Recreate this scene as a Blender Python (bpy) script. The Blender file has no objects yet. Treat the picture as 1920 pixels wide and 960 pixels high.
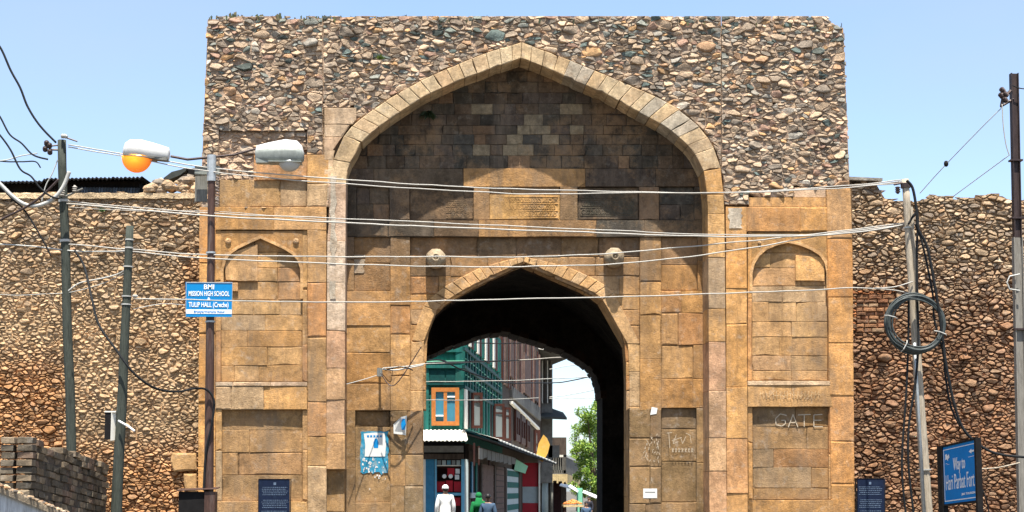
import bpy, math, random
import numpy as np
from mathutils import Vector, Matrix, noise

random.seed(7)
SC = bpy.context.scene
COL = SC.collection
R = math.radians

# ------------------------------------------------------------------ camera, world, sun, exposure
CAM_POS = Vector((0.0, -30.0, 1.6))
F_PX, PITCH, YAW, SHIFT = 3000.0, R(6.5), R(3.05), 98.0
cd = bpy.data.cameras.new('camera')
cam = bpy.data.objects.new('camera', cd); COL.objects.link(cam)
cam.location = CAM_POS
cam.rotation_euler = (math.pi / 2 + PITCH, 0, -YAW)
cd.sensor_width = 36.0; cd.lens = F_PX / 1920 * 36.0
cd.shift_y = SHIFT / 1920
cd.clip_start = 0.1; cd.clip_end = 5000
SC.camera = cam

SUN_EL, SUN_AZ = R(71.5), R(-1.0)          # azimuth: 0 = straight from the camera side (-Y)
w = bpy.data.worlds.new('World'); SC.world = w; w.use_nodes = True
nt = w.node_tree; nt.nodes.clear()
sky = nt.nodes.new('ShaderNodeTexSky'); sky.sky_type = 'NISHITA'; sky.sun_disc = False
sky.sun_elevation = SUN_EL; sky.sun_rotation = R(180) + SUN_AZ
sky.altitude = 1600; sky.air_density = 1.0; sky.dust_density = 4.0; sky.ozone_density = 1.35
bg = nt.nodes.new('ShaderNodeBackground'); bg.inputs['Strength'].default_value = 0.124
wo = nt.nodes.new('ShaderNodeOutputWorld')
# thin uneven high haze over the whole sky
tc = nt.nodes.new('ShaderNodeTexCoord'); mpn = nt.nodes.new('ShaderNodeMapping'); mpn.inputs['Scale'].default_value = (2.2, 2.2, 7)
cn_ = nt.nodes.new('ShaderNodeTexNoise'); cn_.inputs['Scale'].default_value = 1.3; cn_.inputs['Detail'].default_value = 5
mr = nt.nodes.new('ShaderNodeMapRange'); mr.inputs[1].default_value = .38; mr.inputs[2].default_value = .72; mr.inputs[3].default_value = .12; mr.inputs[4].default_value = .55
mxs = nt.nodes.new('ShaderNodeMix'); mxs.data_type = 'RGBA'; mxs.inputs[7].default_value = (2.05, 2.45, 2.95, 1)
nt.links.new(tc.outputs['Generated'], mpn.inputs[0]); nt.links.new(mpn.outputs[0], cn_.inputs['Vector']); nt.links.new(cn_.outputs[0], mr.inputs[0])
nt.links.new(mr.outputs[0], mxs.inputs[0]); nt.links.new(sky.outputs[0], mxs.inputs[6]); nt.links.new(mxs.outputs[2], bg.inputs[0]); nt.links.new(bg.outputs[0], wo.inputs[0])
sl = bpy.data.lights.new('sun', 'SUN'); sl.energy = 5.0; sl.angle = R(0.5); sl.color = (1.0, 0.96, 0.88)
sun = bpy.data.objects.new('sun', sl); COL.objects.link(sun)
sd = Vector((math.sin(SUN_AZ) * math.cos(SUN_EL), -math.cos(SUN_AZ) * math.cos(SUN_EL), math.sin(SUN_EL)))
sun.location = (0, -20, 40)
sun.rotation_euler = sd.to_track_quat('Z', 'Y').to_euler()
SC.view_settings.view_transform = 'Standard'; SC.view_settings.look = 'None'
SC.view_settings.exposure = 1.26; SC.view_settings.gamma = 1.0

_R = cam.rotation_euler.to_matrix()
def ray(x, y):
    return _R @ Vector(((x - 960) / F_PX, (480 - y + SHIFT) / F_PX, -1.0))
def P(x, y, Y=0.0):
    d = ray(x, y); t = (Y - CAM_POS.y) / d.y
    return CAM_POS + d * t
def XZ(x, y, Y=0.0):
    p = P(x, y, Y); return (p.x, p.z)
def PP(x, y, pt, n):
    d = ray(x, y); t = (pt - CAM_POS).dot(n) / d.dot(n)
    return CAM_POS + d * t
def lin(r, g, b):
    f = lambda c: (c / 255 / 12.92) if c / 255 <= .04045 else ((c / 255 + .055) / 1.055) ** 2.4
    return (f(r), f(g), f(b))
def mixc(a, b, t): return tuple(a[i] * (1 - t) + b[i] * t for i in range(3))
def mul(a, k): return tuple(c * k for c in a)

# ------------------------------------------------------------------ materials
def _new(name):
    m = bpy.data.materials.new(name); m.use_nodes = True
    n = m.node_tree.nodes; b = n['Principled BSDF']
    return m, m.node_tree, n, b
def _noise(nt, n, vec, scale, detail=4, rough=.6):
    t = n.new('ShaderNodeTexNoise'); t.inputs['Scale'].default_value = scale
    t.inputs['Detail'].default_value = detail; t.inputs['Roughness'].default_value = rough
    nt.links.new(vec, t.inputs['Vector']); return t.outputs[0]
def _range(nt, n, v, a, b, c, d):
    t = n.new('ShaderNodeMapRange'); nt.links.new(v, t.inputs[0])
    for i, q in enumerate((a, b, c, d)): t.inputs[i + 1].default_value = q
    return t.outputs[0]
def _mulcol(nt, n, col, val):
    t = n.new('ShaderNodeVectorMath'); t.operation = 'MULTIPLY'
    nt.links.new(col, t.inputs[0]); nt.links.new(val, t.inputs[1]); return t.outputs[0]
def _mix(nt, n, fac, a, b):
    t = n.new('ShaderNodeMix'); t.data_type = 'RGBA'
    if isinstance(fac, float): t.inputs[0].default_value = fac
    else: nt.links.new(fac, t.inputs[0])
    for i, q in ((6, a), (7, b)):
        if isinstance(q, tuple): t.inputs[i].default_value = (*q, 1)
        else: nt.links.new(q, t.inputs[i])
    return t.outputs[2]

def stone_mat(name, rough=.92, grain=38, bump=.012, stain=(.09, .07, .055), stain_lo=.58, stain_hi=.78, var=.35, streak=True, pale=(.5, .44, .36), pale_amt=.35):
    m, nt, n, b = _new(name)
    g = n.new('ShaderNodeNewGeometry'); pos = g.outputs['Position']
    at = n.new('ShaderNodeAttribute'); at.attribute_name = 'tint'
    a = _noise(nt, n, pos, 2.3, 6, .65); fa = _range(nt, n, a, .32, .68, 1 - var * 1.1, 1 + var)
    f = _noise(nt, n, pos, grain, 5, .7); ff = _range(nt, n, f, .3, .7, .8, 1.18)
    f3 = _noise(nt, n, pos, 11, 7, .75); ff3 = _range(nt, n, f3, .34, .66, .72, 1.24)
    c = _mulcol(nt, n, at.outputs['Color'], fa); c = _mulcol(nt, n, c, ff); c = _mulcol(nt, n, c, ff3)
    pn = _noise(nt, n, pos, 6.5, 6, .7)
    c = _mix(nt, n, _range(nt, n, pn, .55, .72, 0, pale_amt), c, pale)
    if streak:
        bl = _noise(nt, n, pos, 1.1, 9, .78)
        c = _mix(nt, n, _range(nt, n, bl, .50, .62, 0, .55), c, (.30, .18, .09))
        bl2 = _noise(nt, n, pos, 17, 6, .8)
        c = _mix(nt, n, _range(nt, n, bl2, .58, .68, 0, .75), c, stain)
        mp2 = n.new('ShaderNodeMapping'); mp2.inputs['Scale'].default_value = (2.6, 2.6, .45); nt.links.new(pos, mp2.inputs[0])
        c = _mix(nt, n, _range(nt, n, _noise(nt, n, mp2.outputs[0], 1.0, 8, .7), .50, .68, 0, .55), c, (.17, .125, .085))
        mp = n.new('ShaderNodeMapping'); mp.inputs['Scale'].default_value = (5.5, 5.5, .8)
        nt.links.new(pos, mp.inputs[0])
        s = _noise(nt, n, mp.outputs[0], 1.0, 7, .72)
        c = _mix(nt, n, _range(nt, n, s, stain_lo, stain_hi, 0, .75), c, stain)
    nt.links.new(c, b.inputs['Base Color']); b.inputs['Roughness'].default_value = rough
    b.inputs['Specular IOR Level'].default_value = .2
    v = n.new('ShaderNodeTexVoronoi'); v.inputs['Scale'].default_value = 26; nt.links.new(pos, v.inputs['Vector'])
    pit = _range(nt, n, v.outputs['Distance'], .0, .28, -0.6, 0)
    pn2 = _noise(nt, n, pos, 9, 8, .75)
    ad = n.new('ShaderNodeMath'); ad.operation = 'ADD'; nt.links.new(f, ad.inputs[0]); nt.links.new(pn2, ad.inputs[1])
    ad2 = n.new('ShaderNodeMath'); ad2.operation = 'MULTIPLY_ADD'; nt.links.new(pit, ad2.inputs[0]); ad2.inputs[1].default_value = .5; nt.links.new(ad.outputs[0], ad2.inputs[2])
    bp = n.new('ShaderNodeBump'); bp.inputs['Strength'].default_value = 1.0; bp.inputs['Distance'].default_value = bump
    nt.links.new(ad2.outputs[0], bp.inputs['Height']); nt.links.new(bp.outputs[0], b.inputs['Normal'])
    return m

def paint_mat(name, col, rough=.6, var=.25, grime=(.05, .045, .04), grime_amt=.35, scale=9, metal=0.0, bump=.002, streak=(1, 1, 1)):
    m, nt, n, b = _new(name)
    g = n.new('ShaderNodeNewGeometry'); mp = n.new('ShaderNodeMapping'); mp.inputs['Scale'].default_value = streak
    nt.links.new(g.outputs['Position'], mp.inputs[0]); pos = mp.outputs[0]
    a = _noise(nt, n, pos, scale, 6, .7)
    rgb = n.new('ShaderNodeRGB'); rgb.outputs[0].default_value = (*col, 1)
    c = _mulcol(nt, n, rgb.outputs[0], _range(nt, n, a, .3, .7, 1 - var, 1 + var))
    a2 = _noise(nt, n, pos, scale * .35, 7, .75)
    c = _mix(nt, n, _range(nt, n, a2, .5, .72, 0, grime_amt), c, grime)
    nt.links.new(c, b.inputs['Base Color']); b.inputs['Roughness'].default_value = rough; b.inputs['Metallic'].default_value = metal
    b.inputs['Specular IOR Level'].default_value = .3 if rough < .6 else .15
    bp = n.new('ShaderNodeBump'); bp.inputs['Distance'].default_value = bump; nt.links.new(a, bp.inputs['Height'])
    nt.links.new(bp.outputs[0], b.inputs['Normal'])
    return m

def tint_mat(name, rough=.7, var=.2, scale=20, trans=0.0):
    m, nt, n, b = _new(name)
    g = n.new('ShaderNodeNewGeometry'); at = n.new('ShaderNodeAttribute'); at.attribute_name = 'tint'
    a = _noise(nt, n, g.outputs['Position'], scale, 5, .7)
    c = _mulcol(nt, n, at.outputs['Color'], _range(nt, n, a, .3, .7, 1 - var, 1 + var))
    nt.links.new(c, b.inputs['Base Color']); b.inputs['Roughness'].default_value = rough
    if trans:
        tr = n.new('ShaderNodeBsdfTranslucent'); nt.links.new(c, tr.inputs[0])
        mx = n.new('ShaderNodeMixShader'); mx.inputs[0].default_value = trans
        nt.links.new(b.outputs[0], mx.inputs[1]); nt.links.new(tr.outputs[0], mx.inputs[2])
        nt.links.new(mx.outputs[0], n['Material Output'].inputs[0])
    return m

M = {}
M['sandstone'] = stone_mat('sandstone', stain=(.14, .085, .045), stain_lo=.55, stain_hi=.76, bump=.010, var=.38)
M['dark_ashlar'] = stone_mat('weathered_ashlar', stain=(.05, .042, .035), stain_lo=.56, stain_hi=.76, var=.35, pale_amt=.3, pale=(.3, .26, .2))
M['rubble'] = stone_mat('rubble_stone', grain=30, bump=.02, streak=False, var=.3, pale_amt=.25)
M['mortar'] = stone_mat('lime_mortar', grain=22, bump=.03, streak=False, var=.35, pale_amt=.15)
M['passage_stone'] = stone_mat('dark_passage_stone', grain=18, bump=.03, streak=False, var=.5, pale_amt=0.0)  # stone of the passage: near-black vault, dark brown soffits
M['brick'] = stone_mat('weathered_brick', grain=40, bump=.008, streak=False, var=.3, pale_amt=.4, pale=(.33, .31, .28))
M['ground'] = paint_mat('dusty_road', (.105, .095, .08), .95, .25, (.06, .055, .048), .5, 1.5)
M['wood_grey'] = paint_mat('grey_wood', (.17, .165, .145), .85, .4, (.05, .05, .045), .6, 8, bump=.008, streak=(6, 6, .6))
M['wood_pale'] = paint_mat('pale_wood', (.38, .32, .24), .85, .35, (.12, .1, .08), .6, 8, bump=.008, streak=(6, 6, .6))
M['wood_green'] = paint_mat('green_grey_wood', (.052, .058, .047), .9, .4, (.02, .022, .02), .6, 8, bump=.008, streak=(6, 6, .6))
M['rust_steel'] = paint_mat('rusty_painted_steel', (.075, .04, .03), .55, .35, (.2, .17, .15), .5, 10, metal=.3, streak=(4, 4, .5))
M['steel'] = paint_mat('galvanised_steel', (.42, .44, .44), .45, .2, (.2, .17, .14), .4, 12, metal=.5)
M['dark_steel'] = paint_mat('dark_steel', (.045, .03, .028), .5, .3, (.12, .08, .06), .5, 10, metal=.3, streak=(4, 4, .6))
M['black'] = paint_mat('black_paint', (.010, .009, .009), .85, .3, (.06, .05, .04), .3, 8)
M['cable_black'] = paint_mat('black_cable', (.012, .013, .014), .7, .3, (.04, .04, .04), .35, 8)
M['cable_grey'] = paint_mat('grey_cable', (.42, .41, .37), .5, .2, (.2, .19, .17), .3, 6)
M['cable_white'] = paint_mat('bare_wire', (.36, .335, .29), .4, .12, (.4, .37, .33), .3, 5)
M['lamp_white'] = paint_mat('lamp_housing', (.60, .585, .55), .35, .08, (.35, .32, .27), .25, 14)
M['lamp_grey'] = paint_mat('lamp_housing_grey', (.22, .235, .21), .5, .2, (.16, .15, .13), .35, 14, streak=(1, 1, .5))
M['sign_blue'] = paint_mat('blue_sign_enamel', (.0, .185, .44), .35, .07, (.02, .1, .3), .2, 6, bump=.0005)
M['sign_blue2'] = paint_mat('blue_signboard', (.0, .185, .50), .7, .07, (.0, .13, .38), .2, 6, bump=.0005)
M['white'] = paint_mat('white_paint', (.78, .78, .76), .5, .06, (.55, .53, .5), .2, 10, bump=.0005)
M['chalk'] = paint_mat('chalk_paint', (.44, .36, .26), .9, .2, (.4, .3, .2), .7, 30)
M['plaque'] = paint_mat('navy_plaque', (.006, .012, .032), .85, .25, (.025, .045, .08), .35, 12)
M['plaque_text'] = paint_mat('plaque_lettering', (.11, .15, .21), .6, .3, (.03, .045, .08), .7, 30)
M['paper'] = paint_mat('paper', (.62, .61, .57), .8, .05, (.6, .57, .5), .25, 9)
M['blue_paint'] = paint_mat('blue_wall_paint', (.03, .22, .34), .8, .35, (.34, .33, .28), .9, 16)
M['green_wall'] = paint_mat('green_painted_boards', (.015, .115, .095), .8, .45, (.03, .06, .05), .75, 5, streak=(2, 2, .5))
M['green_dark'] = paint_mat('dark_green_boards', (.006, .05, .045), .6, .35, (.01, .02, .02), .5, 5)
M['green_pale'] = paint_mat('pale_green_paint', (.2, .5, .33), .6, .15, (.1, .2, .15), .3, 5)
M['orange_wood'] = paint_mat('orange_varnished_wood', (.42, .15, .035), .5, .2, (.2, .07, .02), .4, 9)
M['brown_wood'] = paint_mat('brown_wood', (.05, .018, .013), .6, .3, (.04, .02, .015), .5, 8)
M['house_brown'] = paint_mat('weathered_timber_wall', (.075, .055, .042), .85, .45, (.05, .04, .035), .6, 4, streak=(3, 3, .5))
M['house_brick'] = paint_mat('brick_infill', (.15, .095, .075), .9, .4, (.1, .08, .07), .5, 5)
M['house_grey'] = paint_mat('grey_cement', (.17, .16, .14), .9, .35, (.1, .09, .08), .6, 3)
M['cream'] = paint_mat('cream_sheet', (.74, .70, .60), .6, .1, (.4, .36, .3), .3, 4)
M['straw'] = paint_mat('straw_valance', (.55, .42, .22), .8, .3, (.25, .18, .1), .4, 8)
M['sky_blue'] = paint_mat('sky_blue_joinery', (.13, .36, .52), .55, .15, (.08, .2, .3), .4, 7)
M['deep_blue'] = paint_mat('deep_blue_shutter', (.03, .17, .3), .55, .2, (.02, .08, .15), .4, 7)
M['red'] = paint_mat('red_paint', (.42, .012, .025), .5, .12, (.2, .02, .02), .3, 5)
M['pale_grey'] = paint_mat('pale_grey_paint', (.40, .46, .46), .6, .1, (.25, .25, .24), .3, 5)
M['yellow'] = paint_mat('yellow_board', (.50, .29, .06), .6, .15, (.6, .45, .3), .5, 3)
M['shop_dark'] = paint_mat('shop_interior', (.03, .012, .012), .9, .3, (.01, .01, .01), .3, 5)
M['roof_tin'] = paint_mat('corrugated_tin', (.10, .12, .14), .45, .3, (.05, .04, .035), .5, 5, metal=.4)
M['tarp'] = paint_mat('dark_tarp', (.05, .055, .05), .8, .3, (.03, .03, .03), .3, 6)
M['bark'] = paint_mat('bark', (.10, .075, .05), .9, .3, (.05, .04, .03), .5, 6)
M['leaf'] = tint_mat('leaves', .6, .3, 3, .35)
M['tint'] = tint_mat('painted_items', .65, .2, 20)
M['skin'] = paint_mat('skin', (.30, .17, .11), .55, .06, (.25, .13, .08), .2, 20)
M['cloth_white'] = paint_mat('white_cotton', (.78, .77, .74), .85, .05, (.6, .58, .55), .2, 12)
M['cloth_green'] = paint_mat('green_cotton', (.012, .15, .045), .9, .25, (.01, .2, .05), .3, 9)
M['cloth_blue'] = paint_mat('slate_blue_cotton', (.06, .10, .16), .8, .12, (.04, .06, .1), .3, 9)
M['cloth_dark'] = paint_mat('dark_cotton', (.03, .03, .04), .85, .12, (.02, .02, .03), .3, 9)
M['hair'] = paint_mat('black_hair', (.012, .010, .009), .5, .2, (.02, .02, .02), .3, 60)
def glass_mat(name, col, rough=.15):
    m, nt, n, b = _new(name); b.inputs['Base Color'].default_value = (*col, 1); b.inputs['Roughness'].default_value = rough
    b.inputs['Specular IOR Level'].default_value = .6; return m
M['pane_blue'] = glass_mat('blue_window_glass', (.05, .2, .28), .25)
M['pane_grey'] = glass_mat('grey_window_glass', (.16, .18, .18), .25)
def lamp_glow():
    m, nt, n, b = _new('lit_orange_bowl')
    b.inputs['Base Color'].default_value = (.9, .25, .03, 1); b.inputs['Roughness'].default_value = .25
    g = n.new('ShaderNodeTexCoord'); v = n.new('ShaderNodeVectorMath'); v.operation = 'LENGTH'
    sb = n.new('ShaderNodeVectorMath'); sb.operation = 'SUBTRACT'; sb.inputs[1].default_value = (-.58, -.08, -.02)
    nt.links.new(g.outputs['Object'], sb.inputs[0]); nt.links.new(sb.outputs[0], v.inputs[0])
    f = _range(nt, n, v.outputs['Value'], .08, .30, 1, 0)
    c = _mix(nt, n, f, (1.0, .18, .01), (1.0, .50, .02))
    nt.links.new(c, b.inputs['Emission Color'])
    nt.links.new(_range(nt, n, v.outputs['Value'], .08, .30, .62, .20), b.inputs['Emission Strength'])
    return m
M['lamp_on'] = lamp_glow()
M['pole_grey'] = paint_mat('weathered_grey_steel', (.20, .185, .16), .8, .3, (.1, .08, .06), .5, 8, streak=(4, 4, .6))
M['lamp_off'] = glass_mat('clear_lamp_bowl', (.42, .41, .38), .2)

# ------------------------------------------------------------------ mesh helpers
class MB:
    def __init__(s): s.v = []; s.f = []; s.c = []; s.m = []; s.col = (.5, .5, .5); s.mi = 0
    def add(s, vs, fs):
        o = len(s.v); s.v += [tuple(p) for p in vs]; s.c += [s.col] * len(vs)
        s.f += [tuple(i + o for i in f) for f in fs]; s.m += [s.mi] * len(fs)
    def box(s, a, b):
        x0, y0, z0 = a; x1, y1, z1 = b
        s.add([(x0, y0, z0), (x1, y0, z0), (x1, y1, z0), (x0, y1, z0), (x0, y0, z1), (x1, y0, z1), (x1, y1, z1), (x0, y1, z1)],
              [(0, 3, 2, 1), (4, 5, 6, 7), (0, 1, 5, 4), (1, 2, 6, 5), (2, 3, 7, 6), (3, 0, 4, 7)])
    def obox(s, c, ax, ay, az):          # centre + three half-axes
        c = Vector(c); ax = Vector(ax); ay = Vector(ay); az = Vector(az)
        vs = [c + i * ax + j * ay + k * az for k in (-1, 1) for (i, j) in ((-1, -1), (1, -1), (1, 1), (-1, 1))]
        s.add(vs, [(0, 3, 2, 1), (4, 5, 6, 7), (0, 1, 5, 4), (1, 2, 6, 5), (2, 3, 7, 6), (3, 0, 4, 7)])
    def slab(s, quad, depth):            # 4 front points (ccw seen from front), extruded by vector
        d = Vector(depth); q = [Vector(p) for p in quad]; n = len(q)
        s.add(q + [p + d for p in q], [tuple(range(n)), tuple(range(2 * n - 1, n - 1, -1))] + [(i, i + n, (i + 1) % n + n, (i + 1) % n) for i in range(n)])
    def tube(s, pts, r, n=8, caps=True):
        pts = [Vector(p) for p in pts]
        if len(pts) < 2: return
        rr = r if isinstance(r, (list, tuple)) else [r] * len(pts)
        vs = []; up = None
        for i, p in enumerate(pts):
            t = (pts[min(i + 1, len(pts) - 1)] - pts[max(i - 1, 0)]).normalized()
            if up is None: up = Vector((0, 0, 1)) if abs(t.z) < .9 else Vector((0, 1, 0))
            a = t.cross(up)
            if a.length < 1e-4: a = t.orthogonal()
            a.normalize(); b = a.cross(t).normalized(); up = b
            for k in range(n):
                an = 2 * math.pi * k / n
                vs.append(p + (a * math.cos(an) + b * math.sin(an)) * rr[i])
        fs = [(i * n + k, i * n + (k + 1) % n, (i + 1) * n + (k + 1) % n, (i + 1) * n + k) for i in range(len(pts) - 1) for k in range(n)]
        if caps: fs += [tuple(range(n - 1, -1, -1)), tuple((len(pts) - 1) * n + k for k in range(n))]
        s.add(vs, fs)
    def loft(s, rings, caps=True):
        n = len(rings[0]); vs = [p for r in rings for p in r]
        fs = [(i * n + k, i * n + (k + 1) % n, (i + 1) * n + (k + 1) % n, (i + 1) * n + k) for i in range(len(rings) - 1) for k in range(n)]
        if caps: fs += [tuple(range(n - 1, -1, -1)), tuple((len(rings) - 1) * n + k for k in range(n))]
        s.add(vs, fs)
    def ellipsoid(s, c, r, nu=14, nv=8, v0=-90, v1=90):
        c = Vector(c); rings = []
        for j in range(nv + 1):
            la = R(v0 + (v1 - v0) * j / nv)
            rings.append([c + Vector((r[0] * math.cos(la) * math.cos(2 * math.pi * i / nu), r[1] * math.cos(la) * math.sin(2 * math.pi * i / nu), r[2] * math.sin(la))) for i in range(nu)])
        s.loft(rings, True)
    def build(s, name, mat, parent=None, smooth=False, off=None):
        o = off if off is not None else (parent.matrix_world_loc if hasattr(parent, 'matrix_world_loc') else None)
        base = world_loc(parent) if off is None else Vector(off)
        me = bpy.data.meshes.new(name)
        me.from_pydata([(p[0] - base.x, p[1] - base.y, p[2] - base.z) for p in s.v], [], s.f)
        mats = mat if isinstance(mat, (list, tuple)) else [mat]
        for q in mats: me.materials.append(M[q] if isinstance(q, str) else q)
        if len(mats) > 1: me.polygons.foreach_set('material_index', s.m)
        if smooth: me.polygons.foreach_set('use_smooth', [True] * len(s.f))
        if mats[0] in NEED_TINT:
            at = me.attributes.new('tint', 'FLOAT_COLOR', 'POINT')
            at.data.foreach_set('color', np.array([(*c, 1.0) for c in s.c], dtype=np.float32).ravel())
        ob = bpy.data.objects.new(name, me); COL.objects.link(ob)
        if parent is not None: ob.parent = parent
        elif off is not None: ob.location = off
        WLOC[ob.name] = base
        return ob
NEED_TINT = {'sandstone', 'dark_ashlar', 'rubble', 'mortar', 'passage_stone', 'brick', 'leaf', 'tint'}
WLOC = {}
def world_loc(o):
    return WLOC.get(o.name, Vector((0, 0, 0))) if o is not None else Vector((0, 0, 0))
def thing(name, label, cat, loc=(0, 0, 0), group=None):
    o = bpy.data.objects.new(name, None); COL.objects.link(o); o.location = loc; o.empty_display_size = .2
    WLOC[o.name] = Vector(loc); o['label'] = label; o['category'] = cat
    if group: o['group'] = group
    return o
def tag(o, label, cat, group=None, kind=None):
    o['label'] = label; o['category'] = cat
    if group: o['group'] = group
    if kind: o['kind'] = kind
    return o
def single(mb, name, mat, base, label, cat, group=None, smooth=False, kind=None):
    return tag(mb.build(name, mat, None, smooth, off=base), label, cat, group, kind)

def clip(poly, nx, ny, d):               # keep nx*x+ny*y <= d
    out = []; n = len(poly)
    for i in range(n):
        a = poly[i]; b = poly[(i + 1) % n]
        da = nx * a[0] + ny * a[1] - d; db = nx * b[0] + ny * b[1] - d
        if da <= 0: out.append(a)
        if (da < 0 < db) or (db < 0 < da):
            t = da / (da - db); out.append((a[0] + (b[0] - a[0]) * t, a[1] + (b[1] - a[1]) * t))
    return out
def area(p): return .5 * sum(p[i][0] * p[(i + 1) % len(p)][1] - p[(i + 1) % len(p)][0] * p[i][1] for i in range(len(p)))
def cen(p): return (sum(q[0] for q in p) / len(p), sum(q[1] for q in p) / len(p))
def inset(p, g):
    if area(p) < 0: p = p[::-1]
    out = p
    for i in range(len(p)):
        a = p[i]; b = p[(i + 1) % len(p)]; dx, dy = b[0] - a[0], b[1] - a[1]; L = math.hypot(dx, dy)
        if L < 1e-6: continue
        nx, ny = dy / L, -dx / L
        out = clip(out, nx, ny, nx * a[0] + ny * a[1] - g)
        if len(out) < 3: return []
    res = []
    for q in out:
        if not res or math.hypot(q[0] - res[-1][0], q[1] - res[-1][1]) > 1e-4: res.append(q)
    if len(res) > 2 and math.hypot(res[0][0] - res[-1][0], res[0][1] - res[-1][1]) < 1e-4: res.pop()
    return res
def clip_curve(poly, curve, margin=0.0):
    # keep the part of a small convex poly that lies outside a convex opening (curve px polyline, left foot -> apex -> right foot)
    c = cen(poly); best = None
    for i in range(len(curve) - 1):
        a = curve[i]; b = curve[i + 1]; dx, dy = b[0] - a[0], b[1] - a[1]; L2 = dx * dx + dy * dy
        t = max(0, min(1, ((c[0] - a[0]) * dx + (c[1] - a[1]) * dy) / L2))
        q = (a[0] + dx * t, a[1] + dy * t); d = math.hypot(c[0] - q[0], c[1] - q[1])
        if best is None or d < best[0]: best = (d, i)
    i = best[1]; a = curve[i]; b = curve[i + 1]; dx, dy = b[0] - a[0], b[1] - a[1]; L = math.hypot(dx, dy)
    nx, ny = dy / L, -dx / L            # px space, y down: going left foot up over apex to right foot the outside is (dy,-dx)
    return clip(poly, -nx, -ny, -(nx * a[0] + ny * a[1] + margin))
def inside(c, curve):
    poly = curve; r = False; j = len(poly) - 1
    for i in range(len(poly)):
        xi, yi = poly[i]; xj, yj = poly[j]
        if (yi > c[1]) != (yj > c[1]) and c[0] < (xj - xi) * (c[1] - yi) / (yj - yi) + xi: r = not r
        j = i
    return r
def resample(p, n):
    L = [math.hypot(p[(i + 1) % len(p)][0] - p[i][0], p[(i + 1) % len(p)][1] - p[i][1]) for i in range(len(p))]
    T = sum(L); out = []; i = 0; acc = 0
    for k in range(n):
        s = T * k / n
        while i < len(p) - 1 and acc + L[i] < s: acc += L[i]; i += 1
        t = (s - acc) / max(L[i], 1e-9); a = p[i]; b = p[(i + 1) % len(p)]
        out.append((a[0] + (b[0] - a[0]) * t, a[1] + (b[1] - a[1]) * t))
    return out

def voronoi(x0, y0, x1, y1, rfun, seed, ok=lambda x, y: True, tries=9000, asp=2.05):
    rnd = random.Random(seed); cand = []
    for _ in range(tries):
        x = rnd.uniform(x0, x1); y = rnd.uniform(y0, y1)
        if not ok(x, y): continue
        cand.append((x, y * asp, rfun(x, y, rnd)))
    for _ in range(tries // 2):
        x = rnd.uniform(x0, x1); y = rnd.uniform(y0, y1)
        if ok(x, y): cand.append((x, y * asp, rnd.uniform(3.2, 4.6)))
    G = 30.0; grid = {}; sites = []
    for (x, y, r) in cand:
        gx, gy = int(x // G), int(y // G); good = True
        for i in range(gx - 1, gx + 2):
            for j in range(gy - 1, gy + 2):
                for k in grid.get((i, j), ()):
                    s = sites[k]
                    if (s[0] - x) ** 2 + (s[1] - y) ** 2 < (.86 * (s[2] + r)) ** 2: good = False; break
                if not good: break
            if not good: break
        if good: grid.setdefault((gx, gy), []).append(len(sites)); sites.append((x, y, r))
    cells = []
    for a, (x, y, r) in enumerate(sites):
        p = [(x - 3 * r, y - 3 * r), (x + 3 * r, y - 3 * r), (x + 3 * r, y + 3 * r), (x - 3 * r, y + 3 * r)]
        gx, gy = int(x // G), int(y // G)
        for i in range(gx - 2, gx + 3):
            for j in range(gy - 2, gy + 3):
                for k in grid.get((i, j), ()):
                    if k == a: continue
                    X, Y, Q = sites[k]; nx, ny = X - x, Y - y
                    d = .5 * (X * X + Y * Y - Q * Q - (x * x + y * y - r * r))
                    p = clip(p, nx, ny, d)
                    if len(p) < 3: break
        if len(p) < 3: continue
        p = [(q[0], q[1] / asp) for q in p]
        # bend the lattice so the stones lean this way and that
        p = [(q[0] + 6 * noise.noise(Vector((q[0] / 23, q[1] / 15, seed))), q[1] + 7 * noise.noise(Vector((q[0] / 27, q[1] / 22, seed + 40)))) for q in p]
        for (nx, ny, d) in ((-1, 0, -x0), (1, 0, x1), (0, -1, -y0), (0, 1, y1)): 
            if len(p) > 2: p = clip(p, nx, ny, d)
        if len(p) > 2: cells.append(p)
    return cells

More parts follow.
